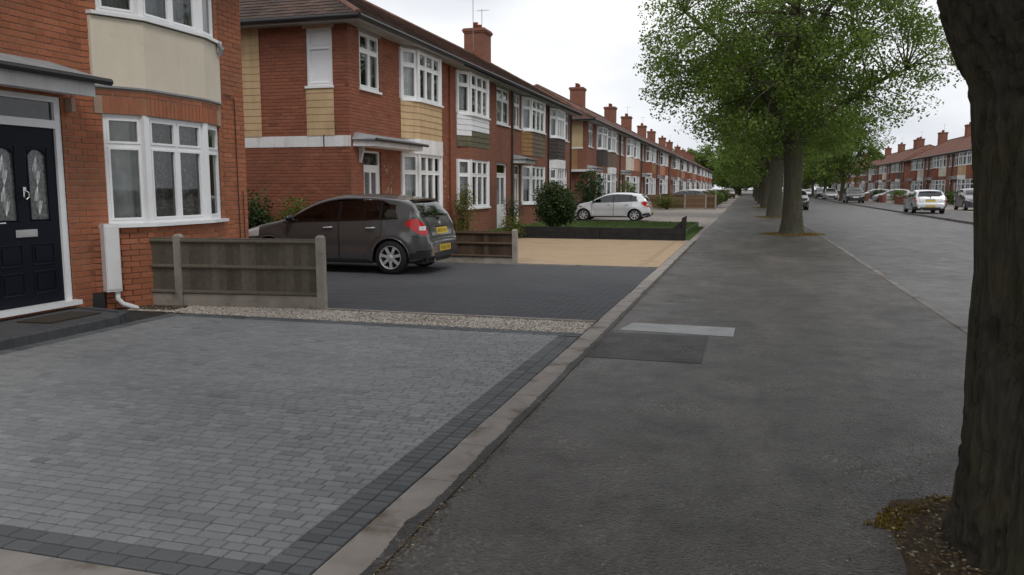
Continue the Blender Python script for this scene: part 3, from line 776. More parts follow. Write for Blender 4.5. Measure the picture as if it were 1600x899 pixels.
for i in range(30):
    s = random.gauss(1.95, .16); z = random.uniform(.3, 2.2); a = random.uniform(.02, .07)
    if 1.62 < s < 2.6: fbox(fl, fr2, s, s + a, -.01, .006, z, z + random.choice([.06, .065, .14]))
for i in range(14):
    s = random.gauss(5.75, .14); z = random.uniform(1.0, 2.7)
    if 5.45 < s < 6.1: fbox(fl, fr2, s, s + random.uniform(.02, .06), -.01, .006, z, z + .065)
fl.build('flaking_paint', 'stone', h2, kind='stuff')

h3, *_ = terrace_house('terraced house with mossy white clapboard under its upper bay', XT, 22.3, 6.4, (.55, 1.12, 2.85, 3.45, .27), (4.55, 5.85), (4.55, 6.1), ('whiteboard', lambda k, f: 'mossboard' if k < (2 if not f else 3) else 'whiteboard'), 'brick',
    rtone=.55, real_roof=1, group='terraced houses on the left side')
h4, *_ = terrace_house('terraced house with half brown half black stained panel under its bay', XT, 28.7, 5.6, (1.35, 1.95, 4.0, 4.6, .27), (.35, 1.15), (.3, 1.15), ('ochre2', lambda k, f: 'greyboard' if f else 'ochre2'), 'brick',
    rtone=.42, real_roof=1, canopy_rng=(.1, 1.5), group='terraced houses on the left side')
h5, *_ = terrace_house('last house of the first terrace, dark boards under its bay above the round shrub', XT, 34.3, 4.6, (.25, .75, 2.2, 2.7, .27), (3.2, 4.1), (3.1, 4.2), 'darkboard', 'white_paint',
    rtone=.36, real_roof=1, right=True, chim=1.2, chim_aerial=2, group='terraced houses on the left side')
# ------------------------------------------------------------------ nearest house (left edge of the picture)
M['navy'] = varied('navy_door_paint', (.0035, .0045, .010), (.006, .0075, .015), 2, .5, 0, spec=.18)
M['chrome'] = uni('brushed_chrome', (.62, .62, .62), .28, .5, metal=1)
M['boxwhite'] = varied('meter_box_white', (.60, .60, .61), (.72, .72, .73), 3, .5, .1, 40, stain=((.5, .49, .47), 4, .6))
M['mat'] = varied('coir_mat', (.035, .028, .02), (.06, .048, .035), 30, 1, .6, 200)
M['charcoal'] = varied('charcoal_kerb_block', (.05, .052, .056), (.085, .087, .092), 6, .85, .3, 90)
H1 = thing('brick_house', 'orange red brick house with cream panel and dark blue door at left edge', 'house', (-7.9, 0, 0))
O1 = (-7.9, 0)
BAY1 = (8.2, 8.85, 10.04, 10.66, .35)
L1, F1, R1 = Fr((0, 8.2), (.35, 8.85)), Fr((.35, 8.85), (.35, 10.04)), Fr((.35, 10.04), (.17, 10.66)); FW = Fr((0, 3.4), (0, 11.5))      # s = y - 3.4
y_ = lambda y: y - 3.4
DOOR = (6.70, 7.84, .14, 2.62)
ops = [(y_(DOOR[0]), y_(DOOR[1]), DOOR[2], DOOR[3]), (y_(8.22), y_(10.67), .7, 5.08)]
wall = MB(); wall_panel(wall, FW, 0, FW.L, 0, EZ - .02, ops, -.24, -.009)
wall.box(-DEP, 3.4, 0, -DEP + .2, 11.5, EZ - .02); wall.box(-DEP + .2, 3.4, 0, -.24, 3.6, EZ - .02); wall.box(-DEP + .2, 11.3, 0, -.24, 11.491, EZ - .02)
wall.prism([(-.05, 8.21), (.341, 8.855), (.341, 10.035), (.161, 10.651), (-.05, 10.651)], 0, 1.05)
MARG = .20
for fr, a, b in ((L1, 0, MARG), (R1, R1.L - .10, R1.L)): fbox(wall, fr, a, b, -.16, -.009, 1.05, 5.06)
W1 = wall.build('wall', 'mortar_o', H1)
it = []
brick_items(it, FW, 0, FW.L, 0, EZ - .02, ops, O1)
for fr in (L1, F1, R1): brick_items(it, fr, 0, fr.L, 0, 1.05, [], O1)
brick_items(it, L1, 0, MARG, 1.05, 5.04, [], O1); brick_items(it, R1, R1.L - .10, R1.L, 1.05, 5.04, [], O1)
brick_items(it, Fr((0, 11.5), (-DEP, 11.5)), 0, 2.5, 0, EZ - .02, [], O1)
bricks_out(W1, it, 'brick_o', 300)
# upright brick course over the lower window, stone ends
sold = MB(); sm = MB()
for fr, a, b in ((L1, MARG * .55, L1.L), (F1, 0, F1.L), (R1, 0, R1.L - .04)):
    fbox(sm, fr, a, b, -.14, .012, 2.48, 2.80)
    s = a + (.10 if fr is L1 else 0); e = b - (.10 if fr is R1 else 0)
    while s + .06 < e:
        fbox(sold, fr, s + .004, s + .068, -.01, .02, 2.485, 2.70, min(1, max(0, random.gauss(.66, .1)))); s += .075
    s = a
    while s < e:
        fbox(sold, fr, s + .004, min(s + .215, e), -.01, .02, 2.71, 2.77, min(1, max(0, random.gauss(.5, .2)))); s += .225
sm.build('lintel_bed', 'stone', H1); sold.build('soldier_course', 'brick_o', H1, tone=True, kind='stuff')
# cream rendered panel
pm_ = MB()
def poly1(off, m): 
    a = L1.p(m, off, 0)[:2]; b = R1.p(R1.L - m * .4, off, 0)[:2]
    return [(-.05, a[1]), a, (.35 + off, 8.85 - off * .25), (.35 + off, 10.04 + off * .25), b, (-.05, b[1])]
pm_.prism(poly1(.03, MARG * .55), 2.82, 3.66); pm_.build('bay_panel', 'cream', H1)
pm_ = MB(); pm_.prism(poly1(.045, MARG * .5), 2.80, 2.825); pm_.build('panel_drip', 'lead', H1)
for z0, z1, tr in ((1.09, 2.48, .72), (3.72, 5.04, .72)):
    pm_ = MB(); pm_.prism(poly1(.075, MARG * .6), z0 - .045, z0 - .002); pm_.build('sill', 'upvc', H1)
    window(L1, MARG, L1.L - .035, z0, z1, H1, 1, tr, curtain='full', sill=False, fw=.05)
    window(F1, .04, F1.L - .04, z0, z1, H1, 2, tr, curtain='full' if z0 > 2 else 'none', sill=False, fw=.05)
    window(R1, .035, R1.L - .09, z0, z1, H1, 1, tr, curtain='full', sill=False, fw=.05)
    for y in (8.85, 10.04): MB().prism([(.24, y - .05), (.352, y - .05), (.352, y + .05), (.24, y + .05)], z0, z1).build('bay_post', 'upvc', H1)
tp = MB(); tp.prism(poly1(.0, 0), 5.042, EZ - .105); tp.build('bay_top', 'soffit', H1)
# figures of a patterned net in the two front lights
net = NT('patterned_net'); v = net.co('Object', (1, 1, 1))
pat = net.ramp(net.noise(9, 4, .7, v, 1.6), [(.38, (.05, .055, .05)), (.55, (.16, .17, .16)), (.66, (.42, .43, .42))])
M['net'] = net.out(pat, .9, 0, .1)
c = MB(); 
for i in range(70):
    t0 = F1.L * i / 70; t1 = F1.L * (i + 1) / 70
    w0 = -.17 + .012 * sin(50 * t0); w1 = -.17 + .012 * sin(50 * t1)
    c.quad(F1.p(t0, w0, 1.09), F1.p(t1, w1, 1.09), F1.p(t1, w1, 2.48), F1.p(t0, w0, 2.48))
c.build('curtain', 'net', H1, smooth=True)
# ---- door
D = Fr((0, DOOR[0]), (0, DOOR[1])); dm = MB(); d = -.02; w_ = .085; WD = D.L
for q in ((0, w_, .19, 2.62), (WD - w_, WD, .19, 2.62), (w_, WD - w_, 2.555, 2.62), (w_, WD - w_, 2.25, 2.345)): fbox(dm, D, q[0] + .001, q[1] - .001, d - .09, d, q[2], q[3] - .001)
fbox(dm, D, -.03, WD + .03, d - .08, d + .12, .135, .19)
door = dm.build('door', 'upvc', H1)
a, b = w_ + .004, WD - w_ - .004; mid = (a + b) / 2; z0, z1 = .195, 2.245
lf = MB(); arch = []
ops_l = [(a + .115, mid - .075, 1.17, 2.02), (mid + .075, b - .115, 1.17, 2.02)]
wall_panel(lf, D, a, b, z0, z1, ops_l, d - .075, d - .03)
leaf = lf.build('leaf', 'navy', door)
for s0, s1, q0, q1 in ops_l:
    g = MB(); n = 10; P = D.p
    pts = [(s0 + .012, q0 + .012), (s1 - .012, q0 + .012)] + [((s0 + s1) / 2 + (s1 - s0 - .024) / 2 * cos(pi * k / n), 1.90 + .10 * sin(pi * k / n)) for k in range(n + 1)]
    g.add([P(s, d - .05, z) for s, z in pts], [tuple(range(len(pts)))]); g.build('door_light', 'etched', door)
    f = MB()      # arched spandrel and moulded rim round the glass
    for k in range(n):
        q = [((s0 + s1) / 2 + (s1 - s0 - .02) / 2 * cos(pi * t / n), 1.90 + .105 * sin(pi * t / n)) for t in (k, k + 1)]
        f.add([P(q[0][0], d - .034, q[0][1]), P(q[0][0], d - .034, 2.02), P(q[1][0], d - .034, 2.02), P(q[1][0], d - .034, q[1][1])], [(0, 1, 2, 3)])
    loop = pts + [pts[0]]
    f.tube([P(s, d - .03, z) for s, z in loop], .009, 6); f.build('glazing_bead', 'navy', door)
    le = MB()
    for k in range(3):      # curved lead cames
        cx = (s0 + s1) / 2; le.tube([P(cx + (.05 - .02 * k) * sin(t * pi / 8 * 2), d - .047, q0 + .06 + (q1 - q0 - .16) * t / 8) for t in range(9)], .0035, 4)
        le.tube([P(cx - (.05 - .02 * k) * sin(t * pi / 8 * 2), d - .047, q0 + .06 + (q1 - q0 - .16) * t / 8) for t in range(9)], .0035, 4)
    le.build('lead_came', 'chrome', door)
pn = MB()
for s0, s1 in ((a + .115, mid - .075), (mid + .075, b - .115)):
    for q0, q1 in ((.33, .58), (.66, .90)):
        P = D.p; pn.tube([P(s0, d - .028, q0), P(s1, d - .028, q0), P(s1, d - .028, q1), P(s0, d - .028, q1), P(s0, d - .028, q0)], .010, 6)
        fbox(pn, D, s0 + .035, s1 - .035, d - .04, d - .020, q0 + .035, q1 - .035)
pn.build('raised_panel', 'navy', door)
lb = MB(); fbox(lb, D, mid - .145, mid + .145, d - .035, d - .012, .99, 1.075); fbox(lb, D, mid - .12, mid + .12, d - .013, d - .006, 1.01, 1.055); lb.build('letterbox', 'chrome', door)
kn = MB(); kn.tube([D.p(mid + .0, d + .0, 1.52), D.p(mid + .03, d + .02, 1.50), D.p(mid + .035, d + .02, 1.45), D.p(mid, d + .015, 1.42), D.p(mid - .035, d + .02, 1.45), D.p(mid - .03, d + .02, 1.50), D.p(mid, d, 1.52)], .008, 6); fbox(kn, D, mid - .02, mid + .02, d - .03, d, 1.50, 1.56); kn.build('knocker', 'chrome', door)
hd = MB(); fbox(hd, D, a + .045, a + .075, d - .03, d - .015, 1.0, 1.24); hd.tube([D.p(a + .06, d - .015, 1.16), D.p(a + .06, d + .035, 1.16), D.p(a + .17, d + .035, 1.16)], .010, 8); hd.build('handle', 'chrome', door)
p = MB(); p.quad(D.p(w_, d - .04, 2.345), D.p(WD - w_, d - .04, 2.345), D.p(WD - w_, d - .04, 2.555), D.p(w_, d - .04, 2.555)); p.build('pane', 'glass', door)
# ---- canopy
cm = MB(); P = Fr((0, 6.1), (0, 8.02)).p; LL = 1.92
cm.add([P(0, 0, 2.66), P(LL - .12, 0, 2.66), P(LL - .12, .46, 2.62), P(0, .46, 2.62), P(0, 0, 2.83), P(LL - .12, 0, 2.83), P(LL - .12, .46, 2.79), P(0, .46, 2.79)],
       [(0, 1, 2, 3), (7, 6, 5, 4), (4, 5, 1, 0), (5, 6, 2, 1), (6, 7, 3, 2), (7, 4, 0, 3)])
can = cm.build('canopy', 'white_paint', H1)
cm = MB(); cm.add([P(-.03, 0, 2.835), P(LL - .06, 0, 2.835), P(LL - .02, .54, 2.795), P(-.03, .54, 2.795), P(-.03, 0, 3.02), P(LL - .3, 0, 3.02), P(LL - .02, .54, 2.83), P(-.03, .54, 2.83)],
       [(0, 1, 2, 3), (7, 6, 5, 4), (4, 5, 1, 0), (5, 6, 2, 1), (6, 7, 3, 2), (7, 4, 0, 3)]); cm.build('canopy_roof', 'lead', can)
cm = MB(); cm.tube([P(-.05, .56, 2.80), P(LL + .02, .56, 2.80)], .042, 10); cm.build('gutter', 'black', can)
cm = MB(); cm.box(.0, 7.90, 2.46, .10, 7.96, 2.62); cm.build('canopy_bracket', 'stone', can)
make_roof(H1, 11.5, O1, right=True, mat='roof_far', oh=.4)
# ---- meter box on the bay's slanted side, with its pipe
GB = thing('meter_box', 'white meter box with bent pipe below the bay window', 'meter box', (-7.9, 0, 0))
g = MB(); fbox(g, L1, .08, .26, .012, .16, .24, 1.10); g.build('box', 'boxwhite', GB)
g = MB(); fbox(g, L1, .092, .248, .16, .172, .27, 1.07); g.build('door', 'boxwhite', GB)
g = MB(); g.tube([L1.p(.22, .10, .25), L1.p(.22, .10, .14), L1.p(.27, .13, .07), L1.p(.42, .17, .01), L1.p(.44, .2, -.03)], [.035, .033, .032, .03, .028], 10); g.build('pipe', 'boxwhite', GB, smooth=True)
g = MB(); g.prism([(.0, 8.13), (.10, 8.22), (.06, 8.3), (0, 8.27)], 0, .22); g.build('conduit', 'black', GB)
cb = MB(); cb.tube([(.02, 10.98, 3.0), (.02, 11.1, 2.98), (.02, 11.22, 2.97), (.02, 11.23, 1.8), (.02, 11.25, .3), (.02, 11.26, .05)], .008, 5); cb.tube([(.02, 11.36, 1.5), (.02, 11.38, .05)], .007, 5); cb.build('cable', 'black', H1)
lm = MB(); lm.tube([R1.p(R1.L - .16, .05, 3.70), R1.p(R1.L - .12, .10, 3.60), R1.p(R1.L - .1, .06, 3.52)], .035, 8); lm.build('sensor_lamp', 'lead', H1)
# ---- door step of charcoal edging blocks, mat
ST = thing('door_step', 'charcoal block door step with rounded corner below the dark blue door', 'step', (-7.9, 0, 0))
sx = 1.03; step = MB(); step.prism([(-.02, 5.2), (sx - .05, 5.2), (sx - .05, 7.46), (sx - .12, 7.72), (-.02, 7.86)], -.02, .092)
step.build('tread', 'charcoal', ST)
path = [(sx, 5.2)]; y = 5.2
bl = MB()
while y < 7.40:
    L = .20; chamfer_block(bl, sx - .055, y + .002, sx + .045, y + L - .002, -.02, .105, .012, random.uniform(.3, .7)); y += L
k = Fr((sx + .045, 7.42), (sx - .10, 7.70)); 
for j in range(2): fbox(bl, k, .16 * j + .003, .16 * j + .155, -.10, 0, -.02, .104)
k = Fr((sx - .10, 7.72), (-.0, 7.90))
for j in range(4): fbox(bl, k, .2 * j + .003, .2 * j + .197, -.09, .01, -.02, .103)
bl.build('edging', 'charcoal', ST)
o = MB(); o.prism([(.30, 6.75), (.72, 6.80), (.70, 7.52), (.28, 7.50)], .094, .108); tag(o.build('door_mat', 'mat', None), 'dark worn mat lying on the door step', 'door mat').location = (-7.9, 0, 0)

# ================================================================== FURTHER TERRACES
PAN = ['darkboard', 'greyboard', 'creampanel', 'brickpanel', 'tilehang', 'ochre2', 'brickpanel', 'tilehang', 'tilehang', 'ochre', 'tilehang', 'brickpanel']
def far_row(X0, Y0, n, W, rz, side_word, row_word, group, chim_off=0, roofmat='roof_far', wallmat='brick_far', pans=None, chims=()):
    sgn = -1 if rz else 1
    for i in range(n):
        flip = i % 2
        bay = (.35, .85, 2.35, 2.85, .3) if flip else (W - 2.85, W - 2.35, W - .85, W - .35, .3)
        door = (W - 1.5, W - .5) if flip else (.5, 1.5); up = (W - 1.75, W - .45) if flip else (.45, 1.75)
        pan = (pans or PAN)[i % len(pans or PAN)]
        pw = {'darkboard': 'black brown boards', 'greyboard': 'grey brown boards', 'creampanel': 'a pale panel', 'brickpanel': 'a pinkish panel', 'tilehang': 'red hung tiles', 'ochre2': 'a brown panel', 'ochre': 'an ochre panel', 'whiteboard': 'a white panel'}[pan]
        ords = ['first', 'second', 'third', 'fourth', 'fifth', 'sixth', 'seventh', 'eighth', 'ninth', 'tenth', 'eleventh', 'twelfth', 'thirteenth', 'fourteenth', 'fifteenth', 'sixteenth']
        lab = f'{ords[n - 1 - i if rz else i]} house of the {row_word}, {pw} under its bay'
        terrace_house(lab, X0, Y0 + sgn * i * W, W, bay, door, up, pan, 'white_paint' if i % 3 == 1 else 'brick', left=(i == 0), right=(i == n - 1), rz=rz, near=False,
                      wallmat=wallmat, roofmat=roofmat, chim=next((abs(c - Y0) - i * W for c in chims if 0 <= abs(c - Y0) - i * W < W), None), canopy_rng=((W - 2.2, W - .1) if flip else (.1, 2.2)) if i % 2 == 0 else None, group=group, fcols=2, pots=3 if i % 4 else 2, chim_aerial=1 if i % 3 == 0 else 0, doorstyle=['white', 'dark', 'white', 'red'][i % 4])
far_row(-8.3, 42.6, 8, 5.75, 0, 'left', 'second left terrace', 'terraced houses on the left side', chims=(57.5, 71.8, 81.7))
far_row(-8.3, 92.0, 8, 5.75, 0, 'left', 'third left terrace', 'terraced houses on the left side', chims=(94, 103.5, 117, 128), wallmat='brick_far2', pans=['tilehang', 'ochre2', 'brickpanel', 'tilehang'])
far_row(-8.3, 141.5, 9, 5.75, 0, 'left', 'farthest left terrace', 'terraced houses on the left side', chims=(143, 155, 167, 180), wallmat='brick_far2', pans=['tilehang', 'brickpanel'])
CH_ = (88, 102.5, 116, 130, 145, 158, 172, 186, 200)
far_row(20.3, 70 + 5.75 * 8, 8, 5.75, pi, 'right', 'near terrace across the road', 'terraced houses across the road', roofmat='roof_far2', pans=['tilehang', 'creampanel', 'tilehang', 'creampanel', 'ochre', 'tilehang', 'greyboard', 'creampanel'], chims=CH_)
far_row(20.3, 120 + 5.75 * 8, 8, 5.75, pi, 'right', 'middle terrace across the road', 'terraced houses across the road', roofmat='roof_far2', pans=['tilehang', 'greyboard', 'whiteboard', 'tilehang', 'tilehang', 'creampanel'], chims=CH_)
far_row(20.3, 170 + 5.75 * 8, 8, 5.75, pi, 'right', 'farthest terrace across the road', 'terraced houses across the road', roofmat='roof_far2', pans=['tilehang', 'brickpanel'], chims=CH_)
# the yellow roughcast flank of the second terrace
fk = bpy.data.objects.new('rendered_flank', None)
hh = [o for o in COL.objects if o.get('label', '').startswith('first house of the second left terrace')][0]
sd_ = Fr((-DEP, 0), (0, 0))
m_ = MB(); fbox(m_, sd_, DEP - 3.2, DEP - .22, -.02, .012, 3.72, EZ - .12); m_.build('roughcast_panel', 'yellowrender', hh)
m_ = MB(); fbox(m_, sd_, DEP - 3.2, DEP - .2, -.02, .02, 3.64, 3.72); fbox(m_, sd_, DEP - 4.0, DEP + .4, -.02, .30, 2.42, 2.54); m_.build('wall_band', 'white_paint', hh)
m_ = MB(); fbox(m_, sd_, DEP - 3.0, DEP - .5, -.02, .014, 2.56, 3.64); m_.build('stained_panel', 'ochre2', hh)
bpy.data.objects.remove(fk)
# ================================================================== CARS
def pchip(pts):
    xs = [p[0] for p in pts]; ys = [p[1] for p in pts]; n = len(xs)
    dl = [(ys[i + 1] - ys[i]) / (xs[i + 1] - xs[i]) for i in range(n - 1)]
    m = [dl[0]] + [0 if dl[i - 1] * dl[i] <= 0 else 2 * dl[i - 1] * dl[i] / (dl[i - 1] + dl[i]) for i in range(1, n - 1)] + [dl[-1]]
    def f(x):
        if x <= xs[0]: return ys[0]
        if x >= xs[-1]: return ys[-1]
        i = max(j for j in range(n - 1) if xs[j] <= x); h = xs[i + 1] - xs[i]; t = (x - xs[i]) / h
        return ys[i] * (1 + 2 * t) * (1 - t) ** 2 + h * m[i] * t * (1 - t) ** 2 + ys[i + 1] * t * t * (3 - 2 * t) + h * m[i + 1] * t * t * (t - 1)
    return f
LEN = 4.05
AX = (.84, 3.31); WR = .305
top = pchip([(0, .52), (.03, .60), (.12, .70), (.35, .81), (.7, .905), (1.0, .965), (1.16, 1.01), (1.5, 1.205), (1.85, 1.36), (2.1, 1.42), (2.4, 1.45), (2.8, 1.445), (3.2, 1.415), (3.5, 1.375), (3.62, 1.345), (3.70, 1.29), (3.86, 1.06), (3.90, .985), (3.95, .90), (3.99, .75), (4.01, .66), (4.035, .62), (4.05, .52)])
hw = pchip([(0, .50), (.05, .62), (.15, .71), (.35, .785), (.7, .825), (1.2, .838), (2.2, .845), (3.0, .84), (3.4, .828), (3.65, .812), (3.83, .79), (3.93, .762), (4.0, .725), (4.05, .65)])
belt = pchip([(0, .62), (.9, .86), (1.2, .915), (2.2, .95), (3.2, .995), (3.6, 1.02), (4.05, 1.03)])
bot0 = pchip([(0, .26), (.2, .20), (1.2, .20), (2.8, .20), (3.7, .24), (4.05, .33)])
def zbot(t):
    z = bot0(t)
    for a in AX:
        r = WR + .052
        if abs(t - a) < r: z = max(z, WR + sqrt(r * r - (t - a) ** 2) * 1.0)
    return z
def side_y(t, z):
    """half width of the body at station t and height z (below the roof edge)"""
    w_ = hw(t); zm = .60
    zb = min(belt(t), top(t) - .07)
    q = (zm - z) / .4
    y = w_ * (1 - .055 * q * q) if z < zm else w_ * (1 - .035 * ((min(z, zb) - zm) / .38) ** 2)
    if .70 < z < .80 and False: y += .01
    if z > zb:
        h = z - zb; y = y * (1 - .40 * h - .25 * h * h) - min(h, .02) * .5
    # flared arches, sculpted waist
    for a in AX:
        dd = sqrt((t - a) ** 2 + (z - WR) ** 2)
        y += .020 * math.exp(-((dd - .40) / .09) ** 2)
    y -= .016 * math.exp(-((z - .50) / .09) ** 2) * (1 if 1.3 < t < 2.85 else math.exp(-(min(abs(t - 1.3), abs(t - 2.85)) / .12) ** 2))
    return y
NS, NC = 14, 9
def section(t):
    zt = top(t); z0 = min(zbot(t), zt - .05); ze = zt - (.10 if zt > belt(t) + .12 else .055); ze = max(ze, z0 + .02)
    pts = []
    for i in range(NS + 1):
        z = z0 + (ze - z0) * i / NS; pts.append((side_y(t, z), z))
    ye = pts[-1][0]; n = 2.6
    for i in range(1, NC + 1):
        th = pi / 2 * i / NC
        pts.append((ye * max(0, cos(th)) ** (2 / n), ze + (zt - ze) * sin(th) ** (2 / n)))
    return pts
def surf_top(t, y):
    """height of the upper body surface at station t, lateral y"""
    zt = top(t); ze = max(zt - (.10 if zt > belt(t) + .12 else .055), zbot(t) + .02); ye = side_y(t, ze); n = 2.6
    r = min(1, abs(y) / ye); return ze + (zt - ze) * (1 - r ** n) ** (1 / n)
def C(t, y, z): return (-(LEN / 2 - t), y, z)     # car points along -x : t=0 front at -x
def side_patch(poly_bot, poly_top, t0, t1, off, n=14, m=5, sgn=-1, thick=0):
    mb = MB(); vs = []; fs = []
    for i in range(n + 1):
        t = t0 + (t1 - t0) * i / n; b = poly_bot(t); u = max(poly_top(t), b + .001)
        for j in range(m + 1):
            z = b + (u - b) * j / m; vs.append(C(t, sgn * (side_y(t, z) + off), z))
    for i in range(n):
        for j in range(m):
            q = (i * (m + 1) + j, (i + 1) * (m + 1) + j, (i + 1) * (m + 1) + j + 1, i * (m + 1) + j + 1)
            fs.append(q if sgn < 0 else q[::-1])
    return mb.add(vs, fs)
def top_patch(ta, tb, wf, off, n=14, m=12):
    """patch on screen or hatch between stations ta..tb, half width wf(t)"""
    mb = MB(); vs = []; fs = []
    for i in range(n + 1):
        t = ta + (tb - ta) * i / n; e = .004
        dz = (top(min(LEN, t + e)) - top(max(0, t - e))) / (2 * e); l = sqrt(1 + dz * dz); nx, nz_ = -dz / l, 1 / l
        for j in range(m + 1):
            y = wf(t) * (2 * j / m - 1); p = C(t, y, surf_top(t, y)); vs.append((p[0] + nx * off, p[1], p[2] + nz_ * off))
    for i in range(n):
        for j in range(m): fs.append((i * (m + 1) + j, (i + 1) * (m + 1) + j, (i + 1) * (m + 1) + j + 1, i * (m + 1) + j + 1))
    return mb.add(vs, fs)
def carpaint():
    t = NT('car_paint'); oc = t.n('ShaderNodeObjectInfo').outputs['Color']
    d = t.noise(1.4, 4, .6, t.co('Object'))
    c = t.mix(t.ramp(d, [(.4, (0, 0, 0)), (.8, (.12, .12, .12))]), oc, (.12, .11, .10))
    fl = t.noise(900, 1, .5, t.co('Object'))
    return t.out(c, t.ramp(fl, [(.3, (.26,) * 3), (.7, (.34,) * 3)]), .45, .5, **{'Coat Weight': 1.0, 'Coat Roughness': .04})
M['paint'] = carpaint()
M['tyre'] = varied('tyre_rubber', (.012, .012, .012), (.022, .021, .02), 8, .85, .2, 60, spec=.3)
M['rim'] = uni('alloy', (.50, .51, .53), .35, .5, metal=.35)
M['redlamp'] = uni('red_lens', (.50, .012, .014), .12, .6, d=.08, sc=9)
M['clearlamp'] = uni('clear_lens', (.62, .60, .60), .10, .6, d=.1, sc=12)
M['plate_y'] = uni('yellow_plate', (.62, .43, .03), .4, .4)
M['plate_w'] = uni('white_plate', (.7, .7, .7), .4, .4)
M['trim'] = uni('gloss_black_trim', (.008, .008, .009), .18, .5)
M['seat'] = uni('dark_seat', (.03, .03, .032), .9, .2)
def make_car():
    r = bpy.data.objects.new('hatchback_car', None); COL.objects.link(r)
    st = sorted(set([i * .03 for i in range(136)] + [LEN, .008, .018, 3.985, 3.995, 4.005, 4.015, 4.025, 4.035, 4.045] + [a + s * (WR + .052 + e) for a in AX for s in (-1, 1) for e in (0, .003, -.006)]))
    st = [t for t in st if t <= LEN]
    mb = MB(); vs = []; fs = []; K = NS + NC + 1; full = 2 * K - 1
    for t in st:
        s = section(t); row = [C(t, -y, z) for y, z in s] + [C(t, y, z) for y, z in s[-2::-1]]
        vs += row
    for i in range(len(st) - 1):
        for j in range(full - 1):
            fs.append((i * full + j, (i + 1) * full + j, (i + 1) * full + j + 1, i * full + j + 1))
    n0 = (len(st) - 1) * full
    fs.append(tuple(range(full - 1, -1, -1))); fs.append(tuple(n0 + j for j in range(full)))
    mb.add(vs, fs); body = mb.build('body', 'paint', r, smooth=True)
    # cut the window openings out of the body so that the cabin is hollow behind real glass
    me = body.data; bm = bmesh.new(); bm.from_mesh(me); kill = []
    for f in bm.faces:
        c = f.calc_center_median(); t = c.x + LEN / 2; ay = abs(c.y)
        if 1.30 < t < 3.40 and ay > .5 and belt(t) + .035 < c.z < top(t) - .125: kill.append(f)
        elif 3.69 < t < 3.86 and ay < .55 and c.z > 1.0: kill.append(f)
        elif 1.22 < t < 1.82 and ay < .52 and c.z > 1.0: kill.append(f)
    bmesh.ops.delete(bm, geom=kill, context='FACES'); bm.to_mesh(me); bm.free(); me.set_sharp_from_angle(angle=radians(42))
    # cabin, underbody
    ub = MB(); ub.box(-1.15, -.68, .19, 1.85, .68, .30); ub.box(-1.9, -.60, .22, -1.1, .60, .5); ub.box(.75, -.62, .22, 1.9, .62, .5)
    for a in AX:
        x = a - LEN / 2
        ub.box(x - .40, -.62, .25, x + .40, .62, .72)
    ub.build('underbody', 'black', r)
    cab = MB(); cab.box(-.85, -.70, .5, 1.55, .70, .62); cab.box(-1.0, -.72, .62, -.80, .72, .93)
    for x in (-.25, .62):
        for y in (-.36, .36):
            cab.box(x - .1, y - .24, .6, x + .08, y + .24, 1.12); cab.box(x - .04, y - .12, 1.15, x + .05, y + .12, 1.31)
            cab.tube([(x, y, 1.1), (x, y, 1.2)], .02, 6)
    cab.build('cabin', 'seat', r)
    zt_ = lambda t: min(top(t) - .105, belt(t) + .36)
    for sg in (-1, 1):
        nm = 'window'
        # trim surround then glass
        for ta, tb in ((1.16, 2.30), (2.28, 3.12), (3.10, 3.47)):
            g = side_patch(lambda t: belt(t) + .012, (lambda t: zt_(t)) if tb < 3.4 else (lambda t: belt(t) + .012 + (zt_(t) - belt(t) - .012) * max(.02, 1 - ((t - 3.1) / .37) ** 2.2)), ta + .028, tb - .028, .003, sgn=sg, n=18, m=6)
            g.build('window', 'carglass', r, smooth=True)
        tr = side_patch(lambda t: belt(t) - .008, lambda t: belt(t) + .012, 1.14, 3.46, .006, sgn=sg, n=40, m=1); 
        for tp in (2.29, 3.11): 
            q = side_patch(lambda t: belt(t) + .012, lambda t: zt_(t), tp - .034, tp + .034, .005, sgn=sg, n=2, m=6); tr.add(q.v, q.f)
        tr.build('window_trim', 'trim', r, smooth=True)
        # doors: panel seams and handle
        for ta, tb in ((1.24, 2.285), (2.30, 3.14)):
            arch = lambda t: max(.265, (WR + sqrt(max(0, .43 ** 2 - (t - AX[1]) ** 2))) if abs(t - AX[1]) < .43 else 0)
            dpatch = side_patch(arch, lambda t: belt(t) - .012, ta + .006, tb - .006, .0035, sgn=sg, n=22, m=14)
            dr = dpatch.build('door', 'paint', r, smooth=True)
            sm_ = MB()
            for tt in (ta, tb):
                z0 = arch(tt); pts = []
                for j in range(9):
                    z = z0 + (belt(tt) - .01 - z0) * j / 8; pts.append(C(tt, sg * (side_y(tt, z) + .001), z))
                sm_.tube(pts, .0055, 5)
            pts = []
            for j in range(13):
                tt = ta + (tb - ta) * j / 12; pts.append(C(tt, sg * (side_y(tt, arch(tt)) + .001), arch(tt)))
            sm_.tube(pts, .0055, 5); sm_.build('door_seam', 'black', dr)
            hb = MB(); th = tb - .20
            hb.tube([C(th - .10, sg * (side_y(th, .83) + .008), .825), C(th - .085, sg * (side_y(th, .83) + .032), .828), C(th + .065, sg * (side_y(th, .83) + .032), .838), C(th + .085, sg * (side_y(th, .83) + .006), .84)], [.012, .015, .015, .012], 8)
            hb.build('door_handle', 'rim', dr, smooth=True)
            rc = MB(); rc.add([C(th + .09 * cos(k * pi / 6), sg * (side_y(th, .83) + .005), .825 + .03 * sin(k * pi / 6)) for k in range(12)], [tuple(range(12)) if sg > 0 else tuple(range(11, -1, -1))]); rc.build('handle_recess', 'black', dr)
        # mirror
        mm = MB(); tm = 1.36; yb = side_y(tm, belt(tm) + .02)
        mm.tube([C(tm + .02, sg * (yb - .02), .955), C(tm, sg * (yb + .07), .97)], .02, 6)
        vs = []; fs = []; 
